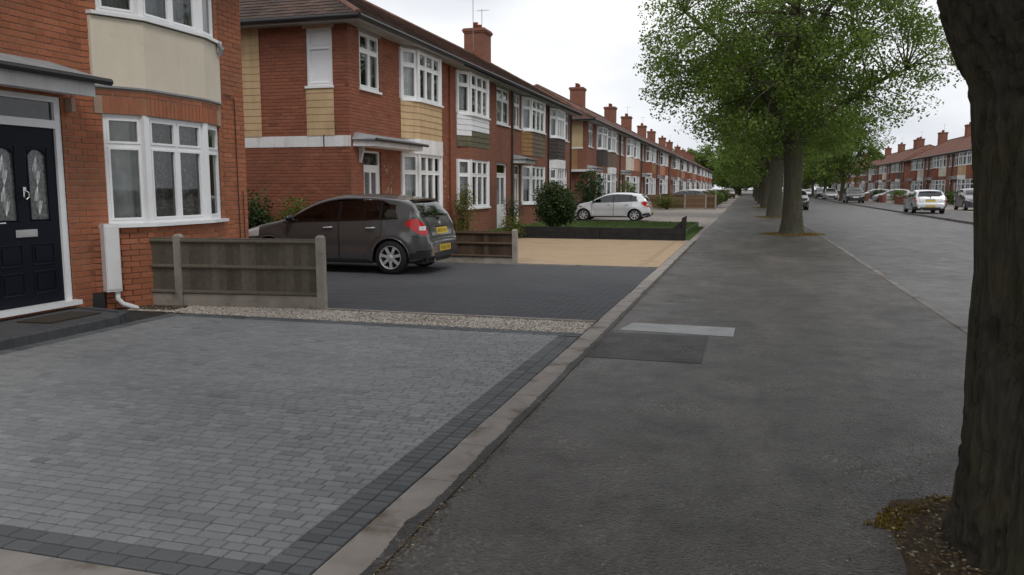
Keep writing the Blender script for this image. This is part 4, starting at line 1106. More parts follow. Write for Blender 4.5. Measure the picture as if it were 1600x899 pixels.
        for i in range(9):
            th = pi * i / 8
            for k in range(10):
                ph = 2 * pi * k / 10; vs.append(C(tm - .02 + .055 * sin(th) * cos(ph), sg * (yb + .14 + .095 * cos(th)), 1.0 + .065 * sin(th) * sin(ph)))
        for i in range(8):
            for k in range(10): fs.append((i * 10 + k, i * 10 + (k + 1) % 10, (i + 1) * 10 + (k + 1) % 10, (i + 1) * 10 + k))
        mm.add(vs, fs); mm.build('wing_mirror', 'trim', r, smooth=True)
        # lamps
        tl = side_patch(pchip([(3.60, .905), (3.70, .83), (3.80, .76), (3.90, .725), (4.0, .715)]), pchip([(3.60, .925), (3.68, .99), (3.78, 1.005), (3.88, .965), (3.96, .86), (4.0, .745)]), 3.60, 3.992, .006, sgn=sg, n=18, m=8)
        tlo = tl.build('tail_lamp', 'redlamp', r, smooth=True)
        cl = side_patch(lambda t: .80, lambda t: .875, 3.86, 3.965, .010, sgn=sg, n=6, m=3); cl.build('reversing_lens', 'clearlamp', tlo, smooth=True)
        hl = side_patch(lambda t: .60 + .10 * t, lambda t: min(top(t) - .055, .64 + .30 * t), .08, .62, .006, sgn=sg, n=12, m=5); hl.build('headlamp', 'clearlamp', r, smooth=True)
        # arch lip
        for a in AX:
            ar = MB(); pts = []
            for k in range(17):
                th = pi * (k - .4) / 15.2; tt = a - (WR + .05) * cos(th); z = WR + (WR + .05) * sin(th)
                if z > bot0(tt) - .01: pts.append(C(tt, sg * (side_y(tt, z) - .006), z))
            ar.tube(pts, .013, 6); ar.build('arch_lip', 'paint', r, smooth=True)
        sl = side_patch(lambda t: .19, lambda t: .245, AX[0] + .36, AX[1] - .36, .010, sgn=sg, n=10, m=2); sl.build('sill_trim', 'black', r, smooth=True)
        rb = side_patch(lambda t: .27 + (t - 3.68) * .12, lambda t: .385 + (t - 3.68) * .08, 3.68, 4.03, .006, sgn=sg, n=10, m=3); rb.build('bumper_trim', 'black', r, smooth=True)
        sb_ = side_patch(lambda t: .40 + (t - 3.68) * .08, lambda t: .415 + (t - 3.68) * .08, 3.80, 4.045, .010, sgn=sg, n=8, m=1); sb_.build('bumper_strip', 'redlamp' if False else 'trim', r, smooth=True)
        seam = MB(); seam.tube([C(t, sg * (side_y(t, z) + .002), z) for t, z in ((3.70, .70), (3.76, .69), (3.85, .685), (3.93, .68), (3.99, .67))], .005, 5); seam.build('bumper_seam', 'black', r)
    # glass front and rear
    ws = top_patch(1.19, 1.84, lambda t: .64 - .10 * (t - 1.19), .004); ws.build('windscreen', 'carglass', r, smooth=True)
    rw = top_patch(3.675, 3.872, lambda t: .57 + .42 * (t - 3.675), .006); rw.build('rear_window', 'carglass', r, smooth=True)
    sp = MB(); 
    vs = []
    for j in range(11):
        y = .56 * (2 * j / 10 - 1); q = 1 - (y / .60) ** 2 * .12
        xr = 3.735 - .05 * (y / .56) ** 2
        vs += [C(3.58, y, surf_top(3.58, y) + .004), C(xr, y, 1.365 - .03 * (y / .56) ** 2), C(xr - .01, y, 1.325 - .03 * (y / .56) ** 2), C(3.66, y, surf_top(3.66, y) - .005)]
    fs = []
    for j in range(10):
        for k in range(4): fs.append((j * 4 + k, j * 4 + (k + 1) % 4, (j + 1) * 4 + (k + 1) % 4, (j + 1) * 4 + k))
    sp.add(vs, [f[::-1] for f in fs] + [(0, 1, 2, 3), (43, 42, 41, 40)]); sp.build('spoiler', 'trim', r)
    wp = MB(); wp.tube([C(3.90, 0, 1.005), C(3.89, -.08, 1.02), C(3.865, -.36, 1.055)], .010, 6); wp.tube([C(3.93, 0, 1.0), C(3.88, 0, 1.01)], .03, 8); wp.build('wiper', 'black', r)
    rl = lambda z: 4.005 + (.66 - z) * .0
    def rear_x(z):      # rear face station at height z
        lo, hi = 3.7, LEN
        for _ in range(30):
            m_ = (lo + hi) / 2
            if top(m_) > z: lo = m_
            else: hi = m_
        return lo
    def plate(zc, col, name, front=False):
        p = MB(); a, b = (rear_x(zc - .05), rear_x(zc + .05)); 
        x0, x1 = C(a + .012, 0, 0)[0], C(b + .012, 0, 0)[0]
        if zc < .55: x0 = x1 = C(LEN + .012, 0, 0)[0]
        p.add([(x0, -.26, zc - .055), (x0, .26, zc - .055), (x1, .26, zc + .055), (x1, -.26, zc + .055), (x0 - .03, -.26, zc - .055), (x0 - .03, .26, zc - .055), (x1 - .03, .26, zc + .055), (x1 - .03, -.26, zc + .055)],
              [(0, 1, 2, 3), (4, 7, 6, 5), (0, 4, 5, 1), (1, 5, 6, 2), (2, 6, 7, 3), (3, 7, 4, 0)])
        po = p.build(name, col, r); ch = MB()
        for k in range(7):
            y = -.20 + k * .062 + (.02 if k > 3 else 0); xx = (x0 + x1) / 2 + .002
            w2 = random.choice([.012, .018]); ch.box(xx - .003, y - w2, zc - .035, xx, y - w2 + .01, zc + .035); ch.box(xx - .003, y + w2 - .008, zc - .035, xx, y + w2, zc + .035)
            ch.box(xx - .003, y - w2 + .01, zc + random.choice([-.035, .0, .025]), xx, y + w2 - .008, zc + random.choice([.03, .035]))
        ch.xf(lambda v: (v[0] + (v[2] - zc) * (x1 - x0) / .11, v[1], v[2])); ch.build('plate_characters', 'black', po)
    plate(.775, 'plate_y', 'number_plate'); plate(.46, 'plate_y', 'number_plate')
    tg = MB()
    for sg in (-1, 1): tg.tube([C(rear_x(z) + .003, sg * yy, z) for z, yy in ((1.02, .60), (.95, .59), (.86, .57), (.76, .55), (.68, .52))], .005, 5)
    tg.tube([C(rear_x(.68) + .003, yy, .68) for yy in (-.52, -.3, 0, .3, .52)], .005, 5); tg.tube([C(rear_x(.855) + .006, yy, .855) for yy in (-.24, 0, .24)], .010, 6)
    tg.build('tailgate_seam', 'black', r)
    bd = MB(); xb = C(rear_x(.905) + .004, 0, 0)[0]; bd.lathe([(.001, .006), (.035, .006), (.045, 0), (.045, -.01)], 16, 'Y'); bd.xf(lambda v: (xb + v[1], v[0], .905 + v[2])); bd.build('badge', 'chrome', r)
    bn = MB(); xx = C(LEN + .004, 0, 0)[0]; bn.box(xx - .05, -.52, .30, xx, .52, .385); bn.build('bumper_trim', 'black', r)
    gr = MB(); xx = C(-.004, 0, 0)[0]; gr.box(xx, -.42, .30, xx + .05, .42, .46); gr.build('grille', 'black', r)
    fp = MB(); fp.box(xx - .01, -.26, .47, xx + .02, .26, .58); fp.build('front_plate', 'plate_w', r)
    an = MB(); an.tube([C(3.40, 0, 1.38), C(3.42, 0, 1.46)], .008, 5); an.build('aerial', 'black', r)
    ex = MB(); ex.tube([(1.7, -.42, .24), (1.99, -.42, .24)], .03, 10); ex.build('exhaust', 'chrome', r)
    # wheels
    ty = MB(); W_ = .10
    ty.lathe([(.205, -W_), (.285, -W_), (.300, -W_ * .8), (WR, -W_ * .5), (WR, W_ * .5), (.300, W_ * .8), (.285, W_), (.205, W_)], 36, 'Y'); tym = ty.mesh('tyre', 'tyre', True)
    rm = MB(); rm.lathe([(.212, -.098), (.207, -.102), (.196, -.096), (.190, -.06), (.190, .05)], 36, 'Y')
    for k in range(7):
        a = 2 * pi * k / 7; ca, sa = cos(a), sin(a)
        pr = [(.03, .034, -.085), (.11, .022, -.092), (.198, .030, -.092)]; vs = []
        for rr, hw_, yy in pr:
            for sgn, dy in ((-1, 0), (1, 0), (1, .03), (-1, .03)):
                vs.append((rr * ca - sgn * hw_ * sa, yy + dy, rr * sa + sgn * hw_ * ca))
        rm.add(vs, [(i * 4 + q, i * 4 + (q + 1) % 4, (i + 1) * 4 + (q + 1) % 4, (i + 1) * 4 + q) for i in range(2) for q in range(4)])
    rm.lathe([(.001, -.100), (.028, -.100), (.05, -.09), (.055, -.06)], 18, 'Y'); rimm = rm.mesh('rim', 'rim')
    hb = MB(); hb.lathe([(.001, -.03), (.14, -.03), (.14, -.02), (.19, -.02), (.19, .06), (.001, .06)], 24, 'Y'); hbm = hb.mesh('wheel', 'tyre')
    for a in AX:
        for sg in (-1, 1):
            wl = link('wheel', hbm, r); wl.location = C(a, sg * .735, WR); wl.rotation_euler = (0, random.uniform(0, 1), 0 if sg < 0 else pi)
            link('tyre', tym, wl); link('rim', rimm, wl)
    return r
CAR = make_car()
def paint(o, c):
    for ch in o.children:
        if ch.type == 'MESH' and ch.data.materials and ch.data.materials[0] == M['paint']: ch.color = (*c, 1)
def car(x, y, rz, c, label, s=(1, 1, 1), group='parked cars', z=0.0, first=[1], name='hatchback_car'):
    o = CAR if first[0] else copy_tree(CAR); first[0] = 0
    o.location = (x, y, z); o.rotation_euler = (0, 0, rz); o.scale = s; o.name = name
    tag(o, label, 'car', group); paint(o, c); return o
GREY = (.088, .085, .086)
car(-7.42, 14.0, 0, GREY, 'dark grey hatchback parked on the dark block driveway beside the fence', (1.0, 1.0, 1.0), None if False else 'parked cars')
car(-6.30, 38.5, 0, (.74, .75, .77), 'white hatchback parked on the left driveway behind the low dark wall', (.98, 1, .93))
car(10.72, 56.1, -pi / 2, (.52, .53, .545), 'white hatchback seen from behind, parked half on the far kerb', (1.0, 1.08, 1.0))
car(14.4, 72.5, pi / 2, (.10, .015, .02), 'dark red car just beyond the white hatchback on the far side', (1, 1, .97))
car(15.3, 63.5, pi / 2, (.10, .10, .11), 'dark grey car on the far forecourt right of the white hatchback', (1.05, 1.05, 1.05))
FARC = [((3.6, 66, -.1), pi / 2, (.012, .012, .014), 'black car on the road half hidden behind the nearest tree trunk of the row', (1.05, 1.05, 1.1)),
 ((-5.0, 65.5, 0), .0, (.035, .045, .04), 'dark green car parked behind the brown fence panels', (1, 1, .98)),
 ((-5.0, 72.5, 0), .1, (.42, .43, .44), 'silver car parked just beyond the dark green one', (1, 1, 1)),
 ((-4.6, 84, 0), 0, (.30, .27, .16), 'pale gold car on a left forecourt far along the pavement', (1, 1, 1)),
 ((-4.4, 98, 0), .0, (.03, .03, .035), 'black car on a left forecourt far along the pavement', (1, 1, 1)),
 ((-2.6, 125, 0), pi / 2, (.13, .02, .03), 'dark red car at the far end of the left pavement', (1, 1, 1)),
 ((10.8, 92, 0), pi / 2, (.03, .03, .033), 'black car parked on the far pavement beside a garden wall', (1.05, 1.05, 1.15)),
 ((15.5, 98, 0), -.1, (.40, .41, .42), 'silver car on a far forecourt under the row of white windows', (1, 1, 1)),
 ((15.6, 112, 0), .1, (.16, .16, .17), 'mid grey car on a far forecourt', (1, 1, 1)),
 ((10.9, 118, 0), pi / 2, (.35, .36, .37), 'pale silver car by the far kerb close to the slim tree', (1, 1, 1.05)),
 ((10.9, 132, 0), pi / 2, (.025, .025, .03), 'dark car beyond the slim tree on the far side', (1, 1, 1.05)),
 ((10.0, 150, -.1), pi / 2, (.62, .63, .64), 'small white car facing us far down the road', (1, 1, 1)),
 ((9.2, 176, -.1), -pi / 2, (.45, .46, .48), 'pale car at the farthest end of the far kerb', (1, 1, 1)),
 ((8.9, 215, -.1), pi / 2, (.06, .06, .07), 'dark car near the vanishing point of the road', (1, 1, 1))]
for (x, y, z), rz, c, lab, s in FARC: car(x, y, rz, c, lab, s, z=z)
# ================================================================== FENCES, WALLS
M['fence'] = tone_mat('weathered_fence_board', [(0, (.080, .068, .052)), (.5, (.105, .090, .070)), (1, (.135, .117, .093))], .9, .35, 25, .4, .004, .2, dirt=((.05, .052, .032), 2.0, .52, .6))
M['fence_brown'] = tone_mat('brown_fence_board', [(0, (.035, .022, .014)), (.5, (.058, .037, .025)), (1, (.085, .056, .038))], .85, .3, 25, .35, .004, .25)
M['fence_warm'] = tone_mat('warm_fence_board', [(0, (.07, .042, .024)), (.5, (.12, .074, .043)), (1, (.17, .11, .068))], .9, .3, 25, .35, .004, .25)
M['post'] = varied('concrete_post', (.22, .20, .165), (.33, .30, .26), 4, .95, .4, 80, stain=((.15, .14, .105), 3, .56))
def fence_panel_fence(label, y, posts, top_z, gb_z, boardmat, x_start, bw=.105, horizontal=False, group='low garden fences', gb_mat='post', start_post=False, rails=(0, .5, 1)):
    x0 = min(posts + [x_start]); f = thing('panel_fence', label, 'fence', (x_start, y, 0), 0, group)
    rel = lambda x: x - x_start
    pm = MB(); w_ = .05; h = top_z + .03
    pm.add([(-w_, -w_, -.1), (w_, -w_, -.1), (w_, w_, -.1), (-w_, w_, -.1), (-w_, -w_, h - .03), (w_, -w_, h - .03), (w_, w_, h - .03), (-w_, w_, h - .03), (-w_ * .5, -w_ * .5, h), (w_ * .5, -w_ * .5, h), (w_ * .5, w_ * .5, h), (-w_ * .5, w_ * .5, h)],
           [(0, 1, 5, 4), (1, 2, 6, 5), (2, 3, 7, 6), (3, 0, 4, 7), (4, 5, 9, 8), (5, 6, 10, 9), (6, 7, 11, 10), (7, 4, 8, 11), (8, 9, 10, 11)])
    m = pm.mesh('post', 'post')
    for x in posts: link('post', m, f, None, Matrix.Translation((rel(x), 0, 0)) @ Matrix.Rotation(random.uniform(-.015, .015), 4, 'Y'))
    xs = sorted([x_start] + posts)
    pt = top_z - .02
    for a, b in zip(xs[:-1], xs[1:]):
        a2, b2 = rel(a) + (.05 if a in posts else 0) + .003, rel(b) - .053
        if b2 - a2 < .1: continue
        MB().box(a2, -.025, -.1, b2, .025, gb_z).build('gravel_board', gb_mat, f)
        if not horizontal:
            n = max(1, round((b2 - a2) / bw)); w2 = (b2 - a2) / n; me = MB(); me.add([(-w2 / 2 - .006, -.016, 0), (w2 / 2 + .004, -.006, 0), (w2 / 2 + .004, .002, 0), (-w2 / 2 - .006, -.004, 0), (-w2 / 2 - .006, -.016, 1), (w2 / 2 + .004, -.006, 1), (w2 / 2 + .004, .002, 1), (-w2 / 2 - .006, -.004, 1)],
                [(3, 2, 1, 0), (4, 5, 6, 7), (0, 1, 5, 4), (1, 2, 6, 5), (2, 3, 7, 6), (3, 0, 4, 7)]); mm = me.mesh('board', boardmat, tone=True)
            for i in range(n):
                link('board', mm, f, None, Matrix.Translation((a2 + (i + .5) * w2, random.uniform(-.002, .002), gb_z + .004)) @ Matrix.Diagonal((1, 1, pt - gb_z - .03, 1)), random.random())
            for q in rails:
                z = gb_z + .02 + (pt - gb_z - .06) * q
                r = MB(); r.add([(a2, -.05, z - .008), (b2, -.05, z - .008), (b2, -.017, z - .03), (a2, -.017, z - .03), (a2, -.05, z + .012), (b2, -.05, z + .012), (b2, -.017, z + .03), (a2, -.017, z + .03)],
                    [(0, 1, 2, 3), (7, 6, 5, 4), (4, 5, 1, 0), (5, 6, 2, 1), (6, 7, 3, 2), (7, 4, 0, 3)], .9); r.build('rail', boardmat, f, tone=True)
            MB().box(a2, -.035, pt - .03, b2, .02, pt, .9).build('capping', boardmat, f, tone=True)
        else:
            n = round((pt - gb_z) / .13); bh = (pt - gb_z) / n
            for i in range(n):
                z = gb_z + i * bh
                r = MB(); sag = lambda x: 0
                r.add([(a2, -.030, z), (b2, -.030, z), (b2, -.018, z), (a2, -.018, z), (a2, -.016, z + bh + .02), (b2, -.016, z + bh + .02), (b2, -.008, z + bh + .02), (a2, -.008, z + bh + .02)],
                      [(3, 2, 1, 0), (4, 5, 6, 7), (0, 1, 5, 4), (1, 2, 6, 5), (2, 3, 7, 6), (3, 0, 4, 7)], random.random()); r.build('slat', boardmat, f, tone=True)
            for x in (a2 + .02, (a2 + b2) / 2, b2 - .02):
                MB().box(x - .022, -.045, gb_z, x + .022, -.031, pt, .8).build('batten', boardmat, f, tone=True)
    return f
nf = fence_panel_fence('weathered grey board fence with concrete posts against the nearest bay', 8.84, [-7.18, -5.20], .92, .165, 'fence', -7.57)
nf.rotation_euler = (0, 0, atan2(.29, 2.35))
fence_panel_fence('low dark brown fence with one concrete post behind the grey car', 15.84, [-4.56, -6.4, -8.2], .68, .12, 'fence_brown', -8.33, rails=(0, .55, 1))
fence_panel_fence('brown horizontal slat fence beyond the white car on the left', 60.5, [-8.0, -6.2, -4.4, -2.9, -2.2], 1.06, .08, 'fence_warm', -8.25, horizontal=True)
fence_panel_fence('second brown slat fence farther along the left gardens', 69, [-8.0, -6.0, -4.0, -2.4], 1.0, .08, 'fence_warm', -8.25, horizontal=True)
fence_panel_fence('low brown fence far along the left gardens', 80, [-8.0, -6.0, -4.0, -2.3], 1.0, .08, 'fence_brown', -8.25, horizontal=True)
fence_panel_fence('farthest low fence among the left gardens', 92, [-8.0, -6.0, -4.0, -2.3], 1.0, .08, 'fence_warm', -8.25, horizontal=True)
# low dark retaining wall in front of the lawn, with a rotten post at its end
M['sleeper'] = varied('dark_sleeper', (.012, .012, .012), (.028, .026, .024), 5, .85, .4, 50)
rw_ = thing('low_wall', 'low black retaining wall along the lawn edge', 'wall', (-6.8, 24.2, 0))
for j in range(2):
    for i in range(2):
        MB().box(i * 2.52 + .004, 0, j * .18 - .02 * (j == 0), i * 2.52 + 2.51, .11 - j * .006, j * .18 + .176).build('plank', 'sleeper', rw_)
pt_ = MB(); pt_.prism([(-.06, -.06), (.06, -.055), (.05, .06), (-.055, .05)], 0, .66); pt_.v = [(v[0] + (.03 if v[2] > .5 and v[0] > 0 else 0), v[1], v[2] + (.08 if v[2] > .5 and v[0] > 0 else 0)) for v in pt_.v]
pt_.add([(-.32, -.02, .36), (-.06, -.02, .36), (-.06, .02, .36), (-.32, .02, .36), (-.06, -.02, .58), (-.06, .02, .58)], [(0, 1, 4), (3, 5, 2), (0, 4, 5, 3)])
tag(pt_.build('post_stump', 'sleeper', None), 'rotten dark post stump at the pavement end of the low wall', 'post').location = (-1.78, 24.28, 0)
# lawn
struct(MB().box(-8.1, 24.31, -.1, -1.85, 33.2, .18), 'lawn', 'lawn')
struct(MB().prism([(-1.80, 24.5), (-1.61, 24.5), (-1.61, 33), (-1.80, 33)], -.1, .02), 'verge', 'lawn')
M['blade'] = tone_mat('grass_blade', [(0, (.05, .085, .022)), (.5, (.085, .14, .035)), (1, (.15, .20, .06))], .7, .1, 20, .0)
gm = MB()
for i in range(26000):
    x = random.uniform(-8.0, -1.9); y = 24.33 + 8.8 * random.random() ** 1.3; h = random.uniform(.02, .06) * (1 + .5 * noise.noise(Vector((x, y, 0)))); a = random.uniform(0, pi); wd = .006 + .0006 * (y - 24)
    ca, sa = cos(a) * wd, sin(a) * wd; lx, ly = random.uniform(-.02, .02), random.uniform(-.02, .02)
    gm.add([(x - ca, y - sa, .178), (x + ca, y + sa, .178), (x + lx, y + ly, .18 + h)], [(0, 1, 2)], random.random())
for i in range(2500):
    x = random.uniform(-1.79, -1.62); y = random.uniform(24.5, 32); h = random.uniform(.02, .06)
    gm.add([(x - .008, y, .018), (x + .008, y, .018), (x + random.uniform(-.02, .02), y, .02 + h)], [(0, 1, 2)], random.random())
tag(gm.build('grass', 'blade', None, False, True, 'stuff'), 'short green lawn grass behind the low black wall', 'grass')

# ================================================================== TREES AND SHRUBS
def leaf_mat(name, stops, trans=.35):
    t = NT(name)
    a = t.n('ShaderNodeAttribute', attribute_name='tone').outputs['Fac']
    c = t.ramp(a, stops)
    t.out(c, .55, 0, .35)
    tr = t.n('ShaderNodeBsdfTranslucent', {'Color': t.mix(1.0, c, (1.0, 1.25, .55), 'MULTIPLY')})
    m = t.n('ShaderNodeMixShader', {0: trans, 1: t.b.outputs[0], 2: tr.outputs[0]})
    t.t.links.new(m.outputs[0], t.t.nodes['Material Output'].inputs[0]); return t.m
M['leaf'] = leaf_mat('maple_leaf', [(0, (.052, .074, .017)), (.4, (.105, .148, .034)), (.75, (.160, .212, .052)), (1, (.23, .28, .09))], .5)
M['leaf_dark'] = leaf_mat('dark_leaf', [(0, (.018, .036, .012)), (.5, (.038, .068, .02)), (1, (.075, .115, .035))], .25)
M['leaf_yellow'] = leaf_mat('yellowing_leaf', [(0, (.07, .085, .018)), (.5, (.13, .14, .03)), (1, (.22, .19, .05))], .3)
M['leaf_mix'] = leaf_mat('shrub_leaf', [(0, (.022, .038, .012)), (.45, (.045, .07, .02)), (.85, (.08, .11, .035)), (1, (.17, .09, .05))], .25)
def bark(name, c1, c2, c3, sc=1.0):
    t = NT(name); v = t.co('World', (9 * sc, 9 * sc, 1.6 * sc)); v2 = t.co('World')
    f = t.noise(2.2, 6, .7, v, .8); g = t.noise(2.0, 4, .6, v2)
    vo = t.n('ShaderNodeTexVoronoi', {'Vector': v, 'Scale': 2.4}, feature='DISTANCE_TO_EDGE').outputs['Distance']
    c = t.ramp(f, [(.3, c1), (.7, c2)]); c = t.mix(t.ramp(g, [(.45, (0, 0, 0)), (.75, (.7, .7, .7))]), c, c3)
    t.bump(t.math('ADD', t.math('MULTIPLY', f, .6), t.math('MINIMUM', vo, .3)), .9, .05)
    return t.out(c, .95, 0, .15)
M['bark'] = bark('dark_fissured_bark', (.032, .028, .022), (.068, .060, .046), (.060, .058, .022))
M['bark2'] = bark('grey_green_bark', (.060, .055, .042), (.115, .105, .080), (.085, .092, .045), .7)
def trunk_mesh(path, rads, n=28, rough=.06, flare_lobes=5, seed=0, rows=5, ridge=0):
    """noisy trunk round a bent axis; path of (x,y,z)"""
    mb = MB(); vs = []; fs = []; P = []; R = []
    for i in range(len(path) - 1):
        for k in range(rows):
            f = k / rows; a, b = Vector(path[i]), Vector(path[i + 1]); P.append(a.lerp(b, f)); R.append(rads[i] + (rads[i + 1] - rads[i]) * f)
    P.append(Vector(path[-1])); R.append(rads[-1])
    for p, r in zip(P, R):
        for k in range(n):
            q = 2 * pi * k / n; dv = Vector((cos(q), sin(q), 0))
            nn = noise.noise(Vector((dv.x * 2.2 + seed, dv.y * 2.2, p.z * .8))) * rough * 1.4 + noise.noise(Vector((dv.x * 9 + seed, dv.y * 9, p.z * 2.5))) * rough * .45
            fl = math.exp(-max(0, p.z) / .13) * .14 * (.5 + .5 * cos(flare_lobes * q + seed))
            if ridge:
                wz = p.z + .25 * noise.noise(Vector((q * 2, p.z * 1.5, 8)))
                rd = abs(noise.noise(Vector((cos(q) * 7.5, sin(q) * 7.5, wz * 2.0 + seed)))) + .6 * abs(noise.noise(Vector((cos(q) * 16, sin(q) * 16, wz * 5.5)))) + .35 * noise.noise(Vector((cos(q) * 34, sin(q) * 34, wz * 14)))
                nn -= ridge * (1.1 - 2.6 * min(rd, .45)) / r
            vs.append(p + dv * r * (1 + nn + fl))
    for i in range(len(P) - 1):
        for k in range(n): fs.append((i * n + k, i * n + (k + 1) % n, (i + 1) * n + (k + 1) % n, (i + 1) * n + k))
    fs.append(tuple((len(P) - 1) * n + k for k in range(n)))
    return mb.add(vs, fs)
def limb(mb, a, b, r0, r1, n=7, bend=.12, rng=random, segs=6):
    a, b = Vector(a), Vector(b); L = (b - a).length; off = Vector((rng.uniform(-1, 1), rng.uniform(-1, 1), rng.uniform(.2, 1))) * L * bend
    pts = [a.lerp(b, i / segs) + off * sin(pi * i / segs) for i in range(segs + 1)]
    mb.tube(pts, [r0 + (r1 - r0) * i / segs for i in range(segs + 1)], n, cap=False); return pts
def leaf_cluster(V, F, T, c, rad, n, size, rng, tone, squash=.7):
    for _ in range(n):
        while True:
            p = Vector((rng.uniform(-1, 1), rng.uniform(-1, 1), rng.uniform(-1, 1)))
            if p.length < 1: break
        p *= rad; p.z *= squash; p += c
        s = rng.uniform(size * .6, size * 1.25)
        nrm = Vector((rng.gauss(0, .55), rng.gauss(0, .55), rng.uniform(.25, 1))).normalized()
        u = nrm.cross(Vector((rng.uniform(-1, 1), rng.uniform(-1, 1), rng.uniform(-1, 1)))).normalized(); v = nrm.cross(u)
        o = len(V); dr = Vector((0, 0, -s * .25))
        V += [tuple(p - u * s * .5), tuple(p + v * s * .42 + dr * .3), tuple(p + u * s * .55 + dr), tuple(p - v * s * .42 + dr * .3)]
        F += [(o, o + 1, o + 2), (o, o + 2, o + 3)]; t = min(1, max(0, tone + rng.gauss(0, .16))); T += [t, t]
def crown_mesh(name, clumps, size, mat, seed, squash=.7):
    rng = random.Random(seed); V, F, T = [], [], []
    for c, rad, n, tone in clumps: leaf_cluster(V, F, T, Vector(c), rad, n, size, rng, tone, squash)
    mb = MB(); mb.v, mb.f, mb.t = V, F, T
    return mb.mesh(name, mat, False, True)
def make_tree(label, base, path, rads, env, nclump, per, lsize, seed, group, barkmat='bark2', leafmat='leaf', nlimb=7, name='street_tree', n=24, rough=.05, rows=5, ridge=0, env_fn=None, clump_r=(.45, .95)):
    """env: (cx,cy,cz,rx,ry,rz) ellipsoid of the crown in tree coordinates; env_fn can trim it"""
    rng = random.Random(seed); t = thing(name, label, 'tree', base, 0, group)
    trunk_mesh(path, rads, n, rough, 5, seed, rows, ridge).build('trunk', barkmat, t, smooth=True)
    cx, cy, cz, rx, ry, rz_ = env; clumps = []; tries = 0
    while len(clumps) < nclump and tries < nclump * 30:
        tries += 1
        p = Vector((rng.gauss(0, 1), rng.gauss(0, 1), rng.gauss(0, 1))).normalized() * (rng.random() ** .42)
        q = Vector((cx + p.x * rx, cy + p.y * ry, cz + p.z * rz_))
        if env_fn and not env_fn(q): continue
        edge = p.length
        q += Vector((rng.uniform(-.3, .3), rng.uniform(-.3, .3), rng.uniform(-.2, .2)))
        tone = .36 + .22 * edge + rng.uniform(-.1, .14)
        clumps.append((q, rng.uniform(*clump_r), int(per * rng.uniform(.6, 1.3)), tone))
    fork = Vector(path[-1]); bm_ = MB(); tips = []
    for i in range(nlimb):
        a = 2 * pi * i / nlimb + rng.uniform(-.3, .3); k = rng.uniform(.45, .75)
        tgt = Vector((cx + cos(a) * rx * k, cy + sin(a) * ry * k, cz + rng.uniform(-.25, .55) * rz_))
        st = fork.lerp(Vector(path[-2]), rng.uniform(0, .35))
        tips += limb(bm_, st, tgt, rads[-1] * rng.uniform(.42, .6), .045, 8, .10, rng)[1:]
    tips += limb(bm_, fork - Vector((0, 0, .2)), Vector((cx, cy, cz + rz_ * .7)), rads[-1] * .7, .05, 8, .04, rng)[1:]
    for c, r, _, _ in clumps:
        b = min(tips, key=lambda p: (p - c).length)
        if (b - c).length > .2: limb(bm_, b, c, .032, .008, 4, .12, rng, 3)
    bm_.build('limbs', barkmat, t, smooth=True)
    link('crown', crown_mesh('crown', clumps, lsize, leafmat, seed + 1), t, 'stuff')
    return t
# nearest tree at the right edge: only its trunk is in the picture, the unseen crown above is thickened to shade the foreground
make_tree('thick dark tree trunk filling the right edge of the picture', (1.395, 3.66, 0), [(0, 0, -.1), (0, 0, .12), (0, 0, .5), (.0, 0, 1.2), (-.03, 0, 1.9), (-.05, 0, 2.3), (-.02, 0, 2.9)], [.505, .480, .470, .468, .50, .62, .74],
          (0.2, .2, 6.4, 5.2, 5.0, 3.0), 430, 190, .17, 11, 'street trees on the left pavement', barkmat='bark', n=190, rough=.05, rows=26, ridge=.034, nlimb=6, env_fn=lambda q: q.z > 4.0)
def vase(q): return q.z > 2.75 + max(0, (abs(q.x + .4) - 2.0)) * .8
T2 = make_tree('nearest full street tree with yellow moss round its base', (1.47, 28.45, 0), [(0, 0, -.1), (0, 0, .12), (0, 0, .6), (-.02, 0, 1.4), (-.04, 0, 2.2), (-.05, 0, 3.0)], [.46, .40, .33, .285, .29, .33],
               (-.45, 0, 6.0, 5.0, 4.6, 4.3), 400, 230, .088, 21, 'street trees on the left pavement', env_fn=vase)
T3 = make_tree('second street tree of the row, close behind the nearest full one', (1.40, 44.8, 0), [(0, 0, -.1), (0, 0, .12), (0, 0, .6), (.02, 0, 1.4), (.03, 0, 2.2), (.05, 0, 3.0)], [.46, .41, .36, .33, .32, .34],
               (.1, 0, 6.2, 4.3, 4.3, 4.1), 230, 95, .16, 31, 'street trees on the left pavement', env_fn=lambda q: q.z > 3.1)
T4 = make_tree('third street tree on the left pavement', (1.40, 66, 0), [(0, 0, -.1), (0, 0, .12), (0, 0, .6), (.02, 0, 1.4), (.03, 0, 2.2), (.05, 0, 2.9)], [.46, .41, .36, .33, .32, .34],
               (.2, 0, 5.4, 4.5, 4.6, 4.2), 210, 85, .20, 33, 'street trees on the left pavement', env_fn=lambda q: q.z > 2.4)
ROWL = [(84, 'fourth street tree on the left pavement'), (101, 'fifth street tree on the left pavement'), (120, 'sixth street tree on the left pavement'), (142, 'seventh street tree on the left pavement'), (170, 'last street tree on the left pavement')]
for i, (y, lab) in enumerate(ROWL):
    o = copy_tree(T4); o.location = (1.4 - .1 * (i % 2), y, 0); o.rotation_euler = (0, 0, 1.3 * i + .6); o['label'] = lab; o.scale = (1, 1, .92 + .04 * (i % 3))
TR = make_tree('slim dark tree by the far kerb in front of the right hand houses', (10.9, 104, 0), [(0, 0, -.1), (0, 0, .2), (0, 0, .8), (.05, 0, 1.6), (.1, 0, 2.4)], [.42, .34, .26, .22, .2],
               (0, 0, 6.6, 4.9, 4.6, 4.4), 210, 80, .21, 41, 'street trees across the road', leafmat='leaf', env_fn=lambda q: q.z > 2.5)
